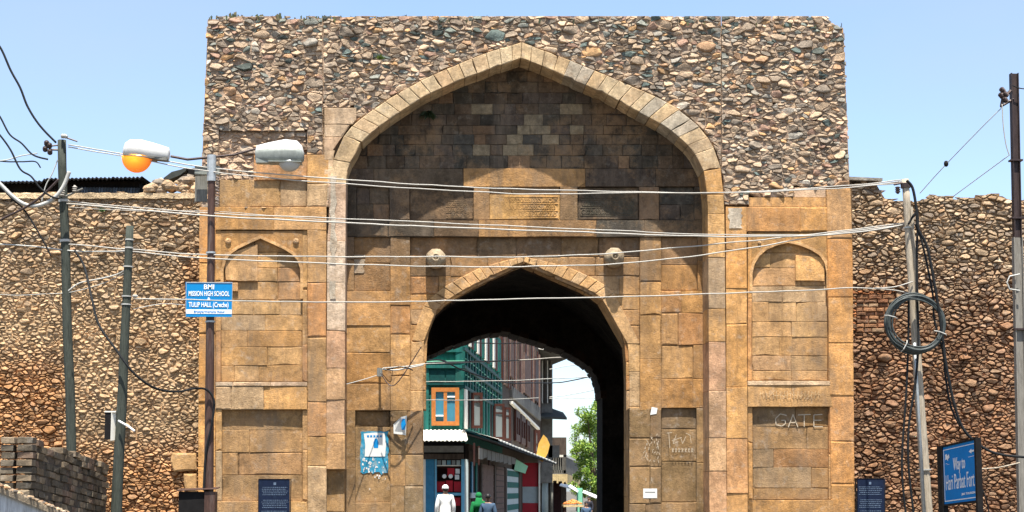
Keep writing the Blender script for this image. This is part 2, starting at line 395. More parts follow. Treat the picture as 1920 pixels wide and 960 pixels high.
def stone(mb, pw, Y, h, rnd, shrink=.92, n=10):
    # pw: world (X,Z) polygon; Y: mortar plane; h: height towards -Y
    c = cen(pw); p = list(pw)
    while len(p) > n:          # drop the shortest edges, then split the longest: corners survive
        i = min(range(len(p)), key=lambda i: math.hypot(p[i][0] - p[i - 1][0], p[i][1] - p[i - 1][1])); p.pop(i)
    while len(p) < n:
        i = max(range(len(p)), key=lambda i: math.hypot(p[i][0] - p[i - 1][0], p[i][1] - p[i - 1][1])); u = rnd.uniform(.38, .62)
        p.insert(i, (p[i - 1][0] * u + p[i][0] * (1 - u), p[i - 1][1] * u + p[i][1] * (1 - u)))
    p = [tuple(.96 * p[i][k] + .02 * (p[i - 1][k] + p[(i + 1) % n][k]) for k in (0, 1)) for i in range(n)]
    tx, tz = rnd.uniform(-.6, .6), rnd.uniform(-.7, .4)
    ja = rnd.uniform(.04, .13)
    vs = []
    prof = ((1.0, -.02 / max(h, .01)), (rnd.uniform(.94, 1.0), rnd.uniform(.5, .9)), (rnd.uniform(.66, .9), 1.0))
    size = max(math.sqrt(abs(area(pw))), .03)
    for (s, k) in prof:
        for q in p:
            j = rnd.uniform(-ja, ja * .6)
            ss = shrink * (s + j); dx, dz = (q[0] - c[0]) * ss, (q[1] - c[1]) * ss
            yy = Y - h * k - (dx * tx + dz * tz) * (.9 if k > .9 else .5 if k > 0 else 0) - (rnd.uniform(-.12, .12) * h if k > 0 else 0)
            vs.append((c[0] + dx, yy, c[1] + dz))
    vs.append((c[0] + rnd.uniform(-.1, .1) * size, Y - h * rnd.uniform(1.0, 1.15), c[1] + rnd.uniform(-.1, .1) * size))
    fs = []
    for r in range(2):
        for i in range(n):
            j = (i + 1) % n; fs.append((r * n + i, r * n + j, (r + 1) * n + j, (r + 1) * n + i))
    for i in range(n): fs.append((2 * n + i, 2 * n + (i + 1) % n, 3 * n))
    if area(p) > 0: pass
    else: fs = [f[::-1] for f in fs]
    mb.add(vs, fs)

def block(mb, pw, Yf, Yb, rnd, gap=.004, ch=.010, jit=.003):
    if area(pw) < 0: pw = pw[::-1]
    p = inset(pw, gap)
    if len(p) < 3 or abs(area(p)) < 2e-4: return False
    q2 = []
    for i in range(len(p)):
        a_, b_ = p[i], p[(i + 1) % len(p)]; q2.append(a_); u_ = rnd.uniform(.25, .75)
        if math.hypot(b_[0] - a_[0], b_[1] - a_[1]) > .09 and len(p) < 7: q2.append((a_[0] + (b_[0] - a_[0]) * u_, a_[1] + (b_[1] - a_[1]) * u_))
    p = q2; n = len(p); c = cen(p)
    w = min(max(q[0] for q in p) - min(q[0] for q in p), max(q[1] for q in p) - min(q[1] for q in p))
    ch = min(ch, w * .2)
    p = [(q[0] + rnd.uniform(-jit, jit), q[1] + rnd.uniform(-jit, jit)) for q in p]
    if rnd.random() < .3:
        i = rnd.randrange(n); q = p[i]; s_ = 1 - min(.2, rnd.uniform(.012, .035) / max(math.hypot(q[0] - c[0], q[1] - c[1]), .02)); p[i] = (c[0] + (q[0] - c[0]) * s_, c[1] + (q[1] - c[1]) * s_)
    k = []
    for q in p:
        d = math.hypot(q[0] - c[0], q[1] - c[1]); s = max(.3, 1 - ch * 1.4 * rnd.uniform(.6, 1.8) / max(d, .01)); k.append((c[0] + (q[0] - c[0]) * s, c[1] + (q[1] - c[1]) * s))
    yf = Yf + rnd.uniform(-.004, .004); tx, tz = rnd.uniform(-.02, .02), rnd.uniform(-.02, .02)
    fr = [(q[0], yf + (q[0] - c[0]) * tx + (q[1] - c[1]) * tz, q[1]) for q in k]
    md = [(q[0], yf + ch * .8 + (q[0] - c[0]) * tx + (q[1] - c[1]) * tz, q[1]) for q in p]
    bk = [(q[0], Yb, q[1]) for q in p]
    fs = [tuple(range(n))]
    for r in range(2):
        for i in range(n):
            j = (i + 1) % n; fs.append((r * n + i, (r + 1) * n + i, (r + 1) * n + j, r * n + j))
    mb.add(fr + md + bk, fs); return True

def bilin(q, u, v):   # q: px corners TL, TR, BR, BL
    a = (q[0][0] + (q[1][0] - q[0][0]) * u, q[0][1] + (q[1][1] - q[0][1]) * u)
    b = (q[3][0] + (q[2][0] - q[3][0]) * u, q[3][1] + (q[2][1] - q[3][1]) * u)
    return (a[0] + (b[0] - a[0]) * v, a[1] + (b[1] - a[1]) * v)
def smooth_pts(pts, k=6):
    out = []; pts = [Vector(p) for p in pts]
    for i in range(len(pts) - 1):
        p0 = pts[max(i - 1, 0)]; p1 = pts[i]; p2 = pts[i + 1]; p3 = pts[min(i + 2, len(pts) - 1)]
        for s in range(k):
            t = s / k
            out.append(.5 * ((2 * p1) + (p2 - p0) * t + (2 * p0 - 5 * p1 + 4 * p2 - p3) * t * t + (3 * p1 - p0 - 3 * p2 + p3) * t ** 3))
    out.append(pts[-1]); return out
def text_mesh(s, size, ext=.002, bold=.0):
    cu = bpy.data.curves.new('lettering', 'FONT'); cu.body = s; cu.size = size; cu.extrude = ext; cu.align_x = 'CENTER'; cu.align_y = 'CENTER'
    cu.offset = bold; cu.resolution_u = 3
    o = bpy.data.objects.new('lettering', cu); COL.objects.link(o)
    dg = bpy.context.evaluated_depsgraph_get(); dg.update(); me = bpy.data.meshes.new_from_object(o.evaluated_get(dg)); 
    vs = [tuple(v.co) for v in me.vertices]; fs = [tuple(p.vertices) for p in me.polygons]
    bpy.data.objects.remove(o); bpy.data.curves.remove(cu); bpy.data.meshes.remove(me)
    return vs, fs
def put_text(mb, s, size, org, ux, uy, ext=.002, width=None, bold=0.0, tall=1.0):
    vs, fs = text_mesh(s, size, ext, bold); ux = Vector(ux); uy = Vector(uy); un = ux.cross(uy).normalized(); org = Vector(org)
    if width:
        w = max(v[0] for v in vs) - min(v[0] for v in vs); k = width / w
    else: k = 1
    mb.add([org + ux * v[0] * k + uy * v[1] * tall + un * v[2] for v in vs], fs)
# ------------------------------------------------------------------ measured outlines (photo pixels, turned into world points by P/XZ)
OUT_L = [(611, 1120), (612, 700), (614, 420), (617, 345), (625, 300), (633, 272), (648, 250), (667, 229), (690, 212), (710, 198), (737, 180), (787, 152), (840, 128), (900, 103), (940, 90), (978, 79)]
OUT_R = [(978, 79), (1010, 91), (1055, 107), (1100, 126), (1170, 155), (1240, 185), (1280, 210), (1320, 246), (1345, 288), (1356, 335), (1359, 420), (1361, 700), (1364, 1120)]
INN_L = [(646, 1120), (647, 700), (648, 420), (649, 345), (655, 308), (667, 282), (682, 262), (700, 246), (723, 228), (760, 203), (800, 178), (860, 151), (913, 131), (945, 120), (977, 109)]
INN_R = [(977, 109), (1000, 117), (1035, 131), (1065, 146), (1140, 178), (1200, 211), (1250, 238), (1285, 267), (1310, 297), (1321, 325), (1326, 365), (1328, 420), (1329, 700), (1331, 1120)]
OUT, INN = OUT_L + OUT_R[1:], INN_L + INN_R[1:]
DO_L = [(793, 1120), (793, 690), (795, 640), (800, 612), (809, 592), (822, 577), (843, 560), (878, 539), (911, 523), (957, 501), (982, 491)]
DO_R = [(982, 491), (1010, 502), (1053, 521), (1086, 535), (1119, 552), (1141, 571), (1158, 593), (1170, 617), (1177, 645), (1180, 690), (1181, 1120)]
DO = DO_L + DO_R[1:]
def offset_curve(L, d):
    out = []
    for i, p in enumerate(L):
        a = L[max(i - 1, 0)]; b = L[min(i + 1, len(L) - 1)]; dx, dy = b[0] - a[0], b[1] - a[1]; q = math.hypot(dx, dy)
        k = d(p) if callable(d) else d; out.append((p[0] + dy / q * k, p[1] - dx / q * k))
    return out
_rw = lambda p: 24 if p[1] > 560 else 24 if p[1] > 520 else 15
RO_L = offset_curve(DO_L, _rw); RO_R = offset_curve(DO_R, _rw)
RO_L[-1] = (982, 481); RO_R[0] = (982, 481)
RO = RO_L + RO_R[1:]

NY = .65                    # the niche's back wall
GATE = thing('fortress_gateway', 'monumental stone gateway with tall pointed arch niche and dark passage', 'gateway', (1.86, 0, 0))
rnd = random.Random(11)
MORT = MB()

def poly3(mb, pts_px, Yf, Yb):
    q = [XZ(x, y, Yf) for (x, y) in pts_px]
    if area(q) < 0: q = q[::-1]
    n = len(q)
    mb.add([(a, Yf, b) for a, b in q] + [(a, Yb, b) for a, b in q],
           [tuple(range(n))] + [(i, i + n, (i + 1) % n + n, (i + 1) % n) for i in range(n)] + [tuple(range(2 * n - 1, n - 1, -1))])
# structural cores
core = MB(); core.col = lin(150, 124, 98)
mid = [((a[0] + b[0]) / 2, (a[1] + b[1]) / 2) for a, b in zip(offset_curve(OUT, -12), offset_curve(OUT, -12))]
front_out = [(371, 1120), (376, 372), (390, 36), (1581, 52), (1594, 372), (1604, 1120)]
poly3(core, mid + [front_out[5], front_out[4], front_out[3], front_out[2], front_out[1], front_out[0]], .17, NY - .003)
core.build('core', 'mortar', GATE)
core2 = MB(); core2.col = lin(96, 78, 60)
mid2 = offset_curve(DO, 9)
poly3(core2, mid2 + [(1603, 1120), (1594, 372), (1580, 56), (392, 40), (378, 372), (372, 1120)], .85, 1.6)
core2.build('inner_core', 'mortar', GATE)

# ---- voussoir rings
def ring(name, A, B, Yf, Yb, steps, mat, colf, seed):
    # A inner / B outer px polylines from foot to apex ; steps: px lengths along the ring
    r = random.Random(seed)
    def cum(L):
        c = [0]
        for i in range(len(L) - 1): c.append(c[-1] + math.hypot(L[i + 1][0] - L[i][0], L[i + 1][1] - L[i][1]))
        return c
    ca, cb = cum(A), cum(B)
    def at(L, c, t):
        s = t * c[-1]
        for i in range(len(L) - 1):
            if c[i + 1] >= s or i == len(L) - 2:
                u = (s - c[i]) / max(c[i + 1] - c[i], 1e-6); return (L[i][0] + (L[i + 1][0] - L[i][0]) * u, L[i][1] + (L[i + 1][1] - L[i][1]) * u)
    t = 0
    while t < .999:
        y = at(A, ca, t)[1]; st = steps(y, r) / ca[-1]; t2 = t + st
        if t2 > 1 - .45 * st: t2 = 1
        a0, a1, b0, b1 = at(A, ca, t), at(A, ca, t2), at(B, cb, t), at(B, cb, t2)
        mb = MB(); mb.col = colf(((a0[0] + b1[0]) / 2, (a0[1] + b1[1]) / 2), r)
        pw = [XZ(*q, Yf) for q in (a0, a1, b1, b0)]
        if block(mb, pw, Yf, Yb, r, .0035, .008, .004): mb.build(name, mat, GATE)
        MORT.col = mul(lin(150, 122, 92), .8)
        g = inset(pw, .012)
        if len(g) > 2: n = len(g); MORT.add([(q[0], Yf + .02, q[1]) for q in g], [tuple(range(n))])
        t = t2

SAND = [lin(168, 130, 92), lin(190, 148, 100), lin(190, 142, 90), lin(182, 134, 84), lin(200, 154, 102), lin(172, 132, 92), lin(184, 140, 96), lin(172, 124, 76)]
def sand(q, r, k=1.0):
    c = mul(r.choice(SAND), r.uniform(.76, 1.08) * k)
    c = mixc(c, mul(lin(194, 152, 92), .92 * k), .30)
    if r.random() < .12: c = mixc(c, lin(160, 140, 114), .6)
    if r.random() < .12: c = mixc(c, lin(174, 120, 80), .5)
    return c
def c_ring(q, r):
    c = sand(q, r)
    if q[1] < 340: c = mixc(c, lin(190, 168, 134), r.uniform(.6, .95))
    if q[1] < 260 and r.random() < .35: c = mixc(c, lin(156, 148, 134), .7)
    if 340 < q[1] < 640 and q[0] < 700: c = mixc(c, lin(196, 180, 162), r.uniform(.4, .8))
    if q[1] > 640: c = mixc(c, lin(176, 146, 124), r.uniform(.2, .6))
    return c
st = lambda y, r: r.uniform(19, 25) if y < 300 else (r.uniform(34, 46) if y < 420 else r.uniform(58, 96))
def jamb(name, A, B, k, Yf, Yb, steps, mat, colf, seed, y0=1120):
    # level-bedded jamb below the springing (vertex k of both lines), then the arch stones
    def xa(L, y):
        for i in range(len(L) - 1):
            if L[i + 1][1] <= y <= L[i][1]: return L[i][0] + (L[i + 1][0] - L[i][0]) * (L[i][1] - y) / (L[i][1] - L[i + 1][1])
        return L[0][0]
    r = random.Random(seed); y = y0; ye = A[k][1]; B = list(B); 
    while y > ye + 1:
        y2 = y - steps(y, r)
        if y2 < ye + 18: y2 = ye
        q = [(xa(A, y), y), (xa(A, y2), y2), (xa(B, y2), y2), (xa(B, y), y)]; mb = MB(); mb.col = colf(cen(q), r)
        if block(mb, [XZ(*p, Yf) for p in q], Yf, Yb, r, .002, .006, .003): mb.build(name, mat, GATE)
        MORT.col = mul(lin(150, 122, 92), .8); g = inset([XZ(*p, Yf) for p in q], .012); n = len(g)
        if n > 2: MORT.add([(p[0], Yf + .02, p[1]) for p in g], [tuple(range(n))])
        y = y2
    j = next(i for i, p in enumerate(B) if p[1] < ye)
    ring(name, A[k:], [(xa(B, ye), ye)] + B[j:], Yf, Yb, steps, mat, colf, seed + 50)
jamb('voussoir', INN_L, OUT_L, 3, -.010, NY - .004, st, 'sandstone', c_ring, 3, 880)
jamb('voussoir', INN_R[::-1], OUT_R[::-1], 3, -.010, NY - .004, st, 'sandstone', c_ring, 4)
st2 = lambda y, r: r.uniform(14, 19) if y < 640 else r.uniform(60, 100)
c_in = lambda q, r: mixc(sand(q, r), lin(196, 158, 112), .4)
jamb('door_voussoir', DO_L, RO_L, 2, NY + .07, 1.62, st2, 'sandstone', c_in, 5)
jamb('door_voussoir', DO_R[::-1], RO_R[::-1], 2, NY + .07, 1.62, st2, 'sandstone', c_in, 6)

# ---- coursed ashlar
def ashlar(name, quad, Yf, ch, bw, seed, colf, mat='sandstone', curve=None, margin=0, depth=.12, vert=None, gap=.0035, jit=.003, cham=.010):
    if len(quad) == 4 and not isinstance(quad[0], tuple): x0, y0, x1, y1 = quad; quad = [(x0, y0), (x1, y0), (x1, y1), (x0, y1)]
    r = random.Random(seed); H = quad[3][1] - quad[0][1]; W = quad[1][0] - quad[0][0]
    if isinstance(ch, list): ys = ch
    else:
        ys = [0]
        while ys[-1] < H: ys.append(ys[-1] + r.uniform(*ch))
        if len(ys) > 2 and H - ys[-2] < ch[0] * .55: ys = ys[:-2] + [H]
        else: ys[-1] = H
    for a, b in zip(ys[:-1], ys[1:]):
        xs = [0]
        if bw[1] >= W: xs = [0, W]
        else:
            xs.append(r.uniform(bw[0] * .5, bw[1]))
            while xs[-1] < W: xs.append(xs[-1] + r.uniform(*bw))
            if len(xs) > 2 and W - xs[-2] < bw[0] * .5: xs = xs[:-2] + [W]
            else: xs[-1] = W
        for c, d in zip(xs[:-1], xs[1:]):
            poly = [bilin(quad, u, v) for u, v in ((c / W, a / H), (d / W, a / H), (d / W, b / H), (c / W, b / H))]
            if curve:
                if inside(cen(poly), curve) and margin >= 0: 
                    pass
                poly = clip_curve(poly, curve, margin)
                if len(poly) < 3 or abs(area(poly)) < 25: continue
            q = cen(poly); mb = MB(); mb.col = colf(q, r)
            pw = [XZ(*p, Yf) for p in poly]
            if block(mb, pw, Yf, Yf + depth, r, gap * (r.uniform(.3, 1.0) if r.random() < .75 else r.uniform(1.5, 3)), cham * r.choice((.4, .6, .8, 1.6)), jit): mb.build(name, mat, GATE)
            MORT.col = mul(mb.col, .55 if r.random() < .5 else .8)
            if area(pw) < 0: pw = pw[::-1]
            n = len(pw); yy = Yf + .014
            MORT.add([(p[0], yy, p[1]) for p in pw] + [(p[0], yy + depth, p[1]) for p in pw], [tuple(range(n))] + [(i, i + n, (i + 1) % n + n, (i + 1) % n) for i in range(n)])

A = 'ashlar_block'
cL = lambda q, r: mixc(sand(q, r), lin(200, 140, 74), .45)                 # orange outer pilasters
cN = lambda q, r: sand(q, r)
cP = lambda q, r: mul(mixc(sand(q, r), lin(176, 142, 100), r.uniform(0, .5)), .62 if 768 < q[1] < 812 else .82 if q[1] > 812 else .84 if q[1] < 480 else 1)  # panel tops darker: dirt below ledges plus recess shade put into the tint
cW = lambda q, r: mixc(sand(q, r), lin(196, 176, 152), .5)
# left tower
ashlar(A, [(374, 388), (404, 388), (404, 1120), (370, 1120)], 0, (95, 150), (50, 60), 21, cL)
ashlar(A, [(404, 388), (612, 388), (612, 431), (404, 431)], 0, [0, 43], (90, 112), 22, cN)
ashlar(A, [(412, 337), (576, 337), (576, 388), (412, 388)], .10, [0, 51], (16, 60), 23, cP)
ashlar(A, [(576, 290), (617, 290), (613, 388), (576, 388)], 0, (40, 60), (60, 70), 24, cN)
ashlar(A, [(476, 290), (576, 290), (576, 337), (476, 337)], .03, [0, 47], (60, 110), 25, cN)
ashlar(A, [(608, 202), (668, 202), (668, 300), (608, 300)], .0, (22, 34), (30, 60), 26, cW, curve=OUT, margin=2)
ashlar(A, [(608, 290), (626, 290), (616, 388), (608, 388)], .005, (22, 34), (30, 60), 261, cW, curve=OUT, margin=-4)
ashlar(A, [(576, 431), (612, 431), (612, 1120), (577, 1120)], 0, (50, 125), (50, 60), 27, cN)
ashlar(A, [(404, 431), (414, 431), (414, 716), (404, 716)], .03, (90, 130), (20, 30), 28, cN)
ashlar(A, [(567, 431), (576, 431), (576, 716), (567, 716)], .03, (90, 130), (20, 30), 29, cN)
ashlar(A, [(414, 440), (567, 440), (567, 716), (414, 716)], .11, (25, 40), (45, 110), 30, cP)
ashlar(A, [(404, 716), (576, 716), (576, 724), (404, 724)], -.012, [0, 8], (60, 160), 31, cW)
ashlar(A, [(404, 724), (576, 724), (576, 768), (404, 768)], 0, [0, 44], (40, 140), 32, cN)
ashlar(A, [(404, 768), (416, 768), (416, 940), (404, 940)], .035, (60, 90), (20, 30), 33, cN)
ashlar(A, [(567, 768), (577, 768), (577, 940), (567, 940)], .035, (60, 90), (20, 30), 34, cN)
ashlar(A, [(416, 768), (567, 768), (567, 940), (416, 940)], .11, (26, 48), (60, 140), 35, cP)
ashlar(A, [(403, 940), (577, 940), (577, 1120), (403, 1120)], .004, (40, 60), (60, 140), 36, cN)
ashlar(A, [(611, 880), (646, 880), (646, 1120), (611, 1120)], .16, [0, 80, 160, 240], (50, 60), 37, lambda q, r: mul(cN(q, r), .6), depth=.4)  # recess at the ring foot, its shade put into a darker tint
# right tower
cR = lambda q, r: mixc(sand(q, r), lin(204, 144, 78), .3)
ashlar(A, [(1361, 388), (1400, 388), (1403, 1120), (1363, 1120)], 0, (55, 125), (60, 70), 41, cR)
ashlar(A, [(1361, 388), (1400, 388), (1430, 388), (1361, 388)], 0, [0], (60, 70), 41, cR) if False else None
ashlar(A, [(1400, 388), (1552, 388), (1552, 434), (1400, 434)], 0, [0, 46], (60, 140), 42, cR)
ashlar(A, [(1405, 370), (1549, 370), (1549, 388), (1405, 388)], .03, [0, 18], (80, 160), 43, cR)
ashlar(A, [(1489, 351), (1549, 351), (1549, 370), (1489, 370)], .045, [0, 19], (80, 160), 44, cW)
ashlar(A, [(1549, 352), (1598, 352), (1604, 1120), (1562, 1120)], -.006, (80, 140), (60, 80), 45, cL)
ashlar(A, [(1402, 434), (1410, 434), (1410, 714), (1402, 714)], .03, (90, 130), (20, 30), 46, cR)
ashlar(A, [(1552, 434), (1560, 434), (1562, 714), (1553, 714)], .03, (90, 130), (20, 30), 47, cR)
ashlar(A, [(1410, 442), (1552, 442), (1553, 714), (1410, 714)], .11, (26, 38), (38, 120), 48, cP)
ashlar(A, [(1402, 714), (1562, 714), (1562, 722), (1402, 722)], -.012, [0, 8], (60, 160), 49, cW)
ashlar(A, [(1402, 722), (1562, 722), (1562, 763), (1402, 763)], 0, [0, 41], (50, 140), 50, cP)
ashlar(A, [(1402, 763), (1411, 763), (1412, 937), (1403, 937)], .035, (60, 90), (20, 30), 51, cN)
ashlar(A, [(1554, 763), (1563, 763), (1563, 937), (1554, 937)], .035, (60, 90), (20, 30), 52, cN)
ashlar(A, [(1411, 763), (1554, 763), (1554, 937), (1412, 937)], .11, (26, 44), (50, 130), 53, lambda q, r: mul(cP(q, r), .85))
ashlar(A, [(1403, 937), (1563, 937), (1563, 1120), (1403, 1120)], .004, (40, 60), (60, 140), 54, cN)

# blind arches of the two niches: spandrel plates with a raised moulding
def blind(x0, x1, yt, curve, seed, ybot):
    apex = min(curve, key=lambda p: p[1]); i = curve.index(apex)
    for part in (curve[:i + 1], curve[i:]):
        mb = MB(); mb.col = mul(sand((0, 0), random.Random(seed)), .86)
        outer = [(apex[0], yt), (x0, yt), (x0, part[0][1])] if part[0][0] < apex[0] else [(x1, part[-1][1]), (x1, yt), (apex[0], yt)]
        poly3(mb, part + outer, .028, .115); mb.build('spandrel', 'sandstone', GATE)
    mb = MB(); mb.col = lin(188, 146, 98)
    pts = [curve[0]] + curve + [curve[-1]]; pts[0] = (curve[0][0], ybot); pts[-1] = (curve[-1][0], ybot)
    o1 = offset_curve(pts, 5.5)
    for a in range(len(pts) - 1):
        q = [XZ(*pts[a], .014), XZ(*pts[a + 1], .014), XZ(*o1[a + 1], .014), XZ(*o1[a], .014)]
        if area(q) < 0: q = q[::-1]
        mb.add([(u, .014, v) for u, v in q] + [(u, .06, v) for u, v in q], [(0, 1, 2, 3)] + [(k, k + 4, (k + 1) % 4 + 4, (k + 1) % 4) for k in range(4)])
    mb.build('arch_moulding', 'sandstone', GATE)
blind(414, 567, 433, [(419, 505), (424, 488), (433, 476), (447, 466), (466, 457), (488, 447), (508, 456), (530, 466), (548, 477), (558, 489), (563, 505)], 61, 560)
blind(1410, 1552, 436, [(1411, 512), (1415, 495), (1424, 480), (1438, 468), (1456, 460), (1478, 455), (1500, 460), (1520, 468), (1536, 478), (1546, 492), (1550, 512)], 62, 545)
def patch(pts, Y, c, name='facing_slab'):
    mb = MB(); mb.col = c; q = [XZ(*p, Y) for p in pts]; block(mb, q, Y, .14, rnd, 0, .006, .002); mb.build(name, 'sandstone', GATE)
patch([(421, 478), (483, 458), (483, 527), (421, 527)], .055, lin(200, 156, 106))
patch([(419, 530), (446, 530), (446, 546), (419, 546)], .062, lin(196, 150, 100))
patch([(1492, 479), (1545, 482), (1546, 527), (1492, 526)], .06, lin(200, 152, 96))
def rosette(px, py, Y, rad, dep, name, mat='sandstone', col=lin(176, 140, 100)):
    p = P(px, py, Y); mb = MB(); mb.col = col; n = 16; rings = []
    for (k, d) in ((1.0, .02), (1.0, -dep * .42), (.95, -dep * .62), (.84, -dep * .8), (.66, -dep * .93), (.42, -dep), (.38, -dep * 1.07), (.27, -dep * 1.07), (.22, -dep * .93), (.12, -dep * .95), (.05, -dep * 1.04)):
        rings.append([(p.x + rad * k * math.cos(2 * math.pi * i / n) * (1 + (.06 if i % 2 and .5 < k < .99 else 0)), Y + d, p.z + rad * k * math.sin(2 * math.pi * i / n) * (1 + (.06 if i % 2 and .5 < k < .99 else 0))) for i in range(n)])
    mb.loft(rings); return mb.build(name, mat, GATE, True)
rosette(428, 452, .02, .055, .03, 'carved_rosette'); rosette(555, 452, .02, .055, .03, 'carved_rosette')
rosette(1424, 455, .02, .035, .02, 'carved_rosette')

# ---- niche back wall
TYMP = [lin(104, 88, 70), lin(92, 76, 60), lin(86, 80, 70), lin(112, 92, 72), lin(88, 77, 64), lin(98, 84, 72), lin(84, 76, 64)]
def cT(q, r):
    c = mul(r.choice(TYMP), r.uniform(.85, 1.18))
    if 880 < q[0] < 1100 and 200 < q[1] < 300 and r.random() < .35: c = lin(150, 132, 104)
    elif r.random() < .07: c = lin(142, 112, 84)
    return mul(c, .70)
def cF(q, r):     # frieze and below: grows golden downwards
    t = max(0, min(1, (q[1] - 430) / 130 + r.uniform(-.15, .15)))
    sun_pool = math.exp(-((q[0] - 985) / 90) ** 2) * .8 if q[1] < 430 else 0  # less stained mid-frieze, with the sunlit pool put into the colour
    return mixc(cT(q, r), mul(mixc(sand(q, r), lin(172, 124, 72), .3), .90), max(t, sun_pool))
D_ = 'dark_ashlar'
ys = [0]; r0 = random.Random(5)
while ys[-1] < 192: ys.append(ys[-1] + r0.uniform(17, 21))
ys = ys[:-1] + [202]
ashlar('tympanum_block', [(640, 114), (1336, 114), (1336, 316), (640, 316)], NY, ys, (20, 44), 71, cT, D_, None, gap=.003)
ashlar(A, [(646, 316), (1332, 316), (1332, 350), (646, 350)], NY, [0, 34], (80, 230), 72, cF, D_)
for i, (x0, x1) in enumerate(((646, 668), (730, 768), (888, 918), (1050, 1083), (1198, 1236), (1302, 1332))):
    ashlar(A, [(x0, 350), (x1, 350), (x1, 413), (x0, 413)], NY, [0, 63], (90, 90), 80 + i, cF, D_)
for i, (x0, x1) in enumerate(((668, 730), (768, 888), (1083, 1198), (1236, 1302))):
    ashlar(A, [(x0, 350), (x1, 350), (x1, 413), (x0, 413)], NY + .07, [0, 63] if x1 - x0 > 90 else [0, 33, 63], (140, 150) if x1 - x0 > 90 else (30, 60), 90 + i, cF, D_)
ashlar(A, [(918, 350), (1050, 350), (1050, 365), (918, 365)], NY + .05, [0, 15], (60, 90), 97, cF, D_)
ashlar('inscription_slab', [(918, 365), (1050, 365), (1050, 412), (918, 412)], NY + .03, [0, 47], (200, 200), 98, lambda q, r: lin(172, 132, 80))
ashlar(A, [(646, 413), (1332, 413), (1332, 444), (646, 444)], NY - .02, [0, 31], (70, 150), 99, cF, D_)
ashlar(A, [(646, 444), (664, 444), (664, 545), (646, 545)], NY, (40, 60), (40, 50), 100, cF, D_)
ashlar(A, [(664, 444), (732, 444), (732, 545), (664, 545)], NY + .06, (34, 60), (80, 90), 101, cF, D_)
ashlar(A, [(732, 444), (769, 444), (769, 770), (732, 770)], NY + .002, (48, 90), (60, 70), 102, cF)
ashlar(A, [(646, 545), (732, 545), (732, 770), (646, 770)], NY + .004, (38, 66), (50, 90), 103, cF)
ashlar(A, [(769, 444), (1200, 444), (1200, 770), (769, 770)], NY + .10, (25, 38), (44, 90), 104, cF, curve=DO, margin=-6)
ashlar(A, [(1200, 444), (1240, 444), (1240, 770), (1200, 770)], NY + .002, (48, 90), (60, 70), 105, cF)
ashlar(A, [(1240, 444), (1308, 444), (1308, 545), (1240, 545)], NY + .06, (34, 60), (80, 90), 106, cF, D_)
ashlar(A, [(1308, 444), (1332, 444), (1332, 545), (1308, 545)], NY, (40, 60), (60, 70), 107, cF, D_)
ashlar(A, [(1240, 545), (1332, 545), (1332, 765), (1240, 765)], NY + .004, (38, 66), (50, 90), 108, cF)
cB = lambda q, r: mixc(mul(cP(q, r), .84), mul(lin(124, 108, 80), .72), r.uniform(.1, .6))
ashlar(A, [(646, 770), (666, 770), (666, 1120), (646, 1120)], NY, (70, 110), (40, 50), 110, cB)
ashlar(A, [(732, 770), (794, 770), (794, 1120), (732, 1120)], NY + .006, (50, 90), (34, 40), 111, cB, curve=DO, margin=-3)
ashlar(A, [(666, 770), (732, 770), (732, 942), (666, 942)], NY + .10, [0, 30, 172], (90, 100), 112, cB)
ashlar(A, [(666, 942), (732, 942), (732, 1120), (666, 1120)], NY + .008, (50, 80), (90, 100), 113, cB)
ashlar(A, [(1180, 765), (1240, 765), (1240, 1120), (1180, 1120)], NY + .006, (50, 80), (28, 40), 114, cB, curve=DO, margin=-3)
ashlar(A, [(1240, 765), (1306, 765), (1306, 942), (1240, 942)], NY + .07, [0, 40, 100, 177], (90, 100), 115, cB)
ashlar(A, [(1306, 765), (1332, 765), (1332, 1120), (1306, 1120)], NY, (70, 110), (50, 60), 116, cB)
ashlar(A, [(1240, 942), (1306, 942), (1306, 1120), (1240, 1120)], NY + .008, (50, 80), (90, 100), 117, cB)
# wooden lintel over the right recess, stone sill bits, small dark gap at foot of the ring
# bosses
def boss(px, py):
    o = rosette(px, py, NY + .09, .195, .33, 'carved_boss', col=lin(150, 134, 110))
    return o
boss(817, 487); boss(1150, 485)
# carved calligraphy relief on the slab (generic interlace)
def carve(x0, y0, x1, y1, Y, seed, col, mat, rows=3):
    r = random.Random(seed); mb = MB(); mb.col = col
    for ln in range(rows + 1):
        y = y0 + (y1 - y0) * ln / rows; mb.tube([P(x0, y, Y), P(x1, y, Y)],   .008, 5)
    for row in range(rows):
        ya = y0 + (y1 - y0) * (row + .5) / rows; x = x0 + 3; hh = (y1 - y0) / rows * .34
        while x < x1 - 8:
            k = r.choice((0, 0, 1, 2, 2)); L = r.uniform(4, 13); pts = []
            for s in range(9):
                t = s / 8
                if k == 0: pts.append((x + L * t, ya + hh * math.sin(t * 6.3)))
                elif k == 1: pts.append((x + L * .4 + L * .4 * math.cos(t * 6), ya + hh * .8 * math.sin(t * 6)))
                else: pts.append((x + L * .5 * t + 2 * math.sin(t * 5), ya + hh * (1 - 2 * t)))
            mb.tube([P(a, b, Y) for a, b in pts], r.uniform(.006, .011), 5); x += L * r.uniform(.22, .45)
    return mb.build('carved_inscription', mat, GATE)
carve(922, 369, 1046, 408, NY + .028, 1, lin(172, 132, 80), 'sandstone')
carve(836, 377, 886, 409, NY + .068, 2, mul(lin(120, 100, 76), .7), 'dark_ashlar')
carve(1088, 360, 1194, 404, NY + .068, 3, mul(lin(90, 84, 70), .7), 'dark_ashlar')

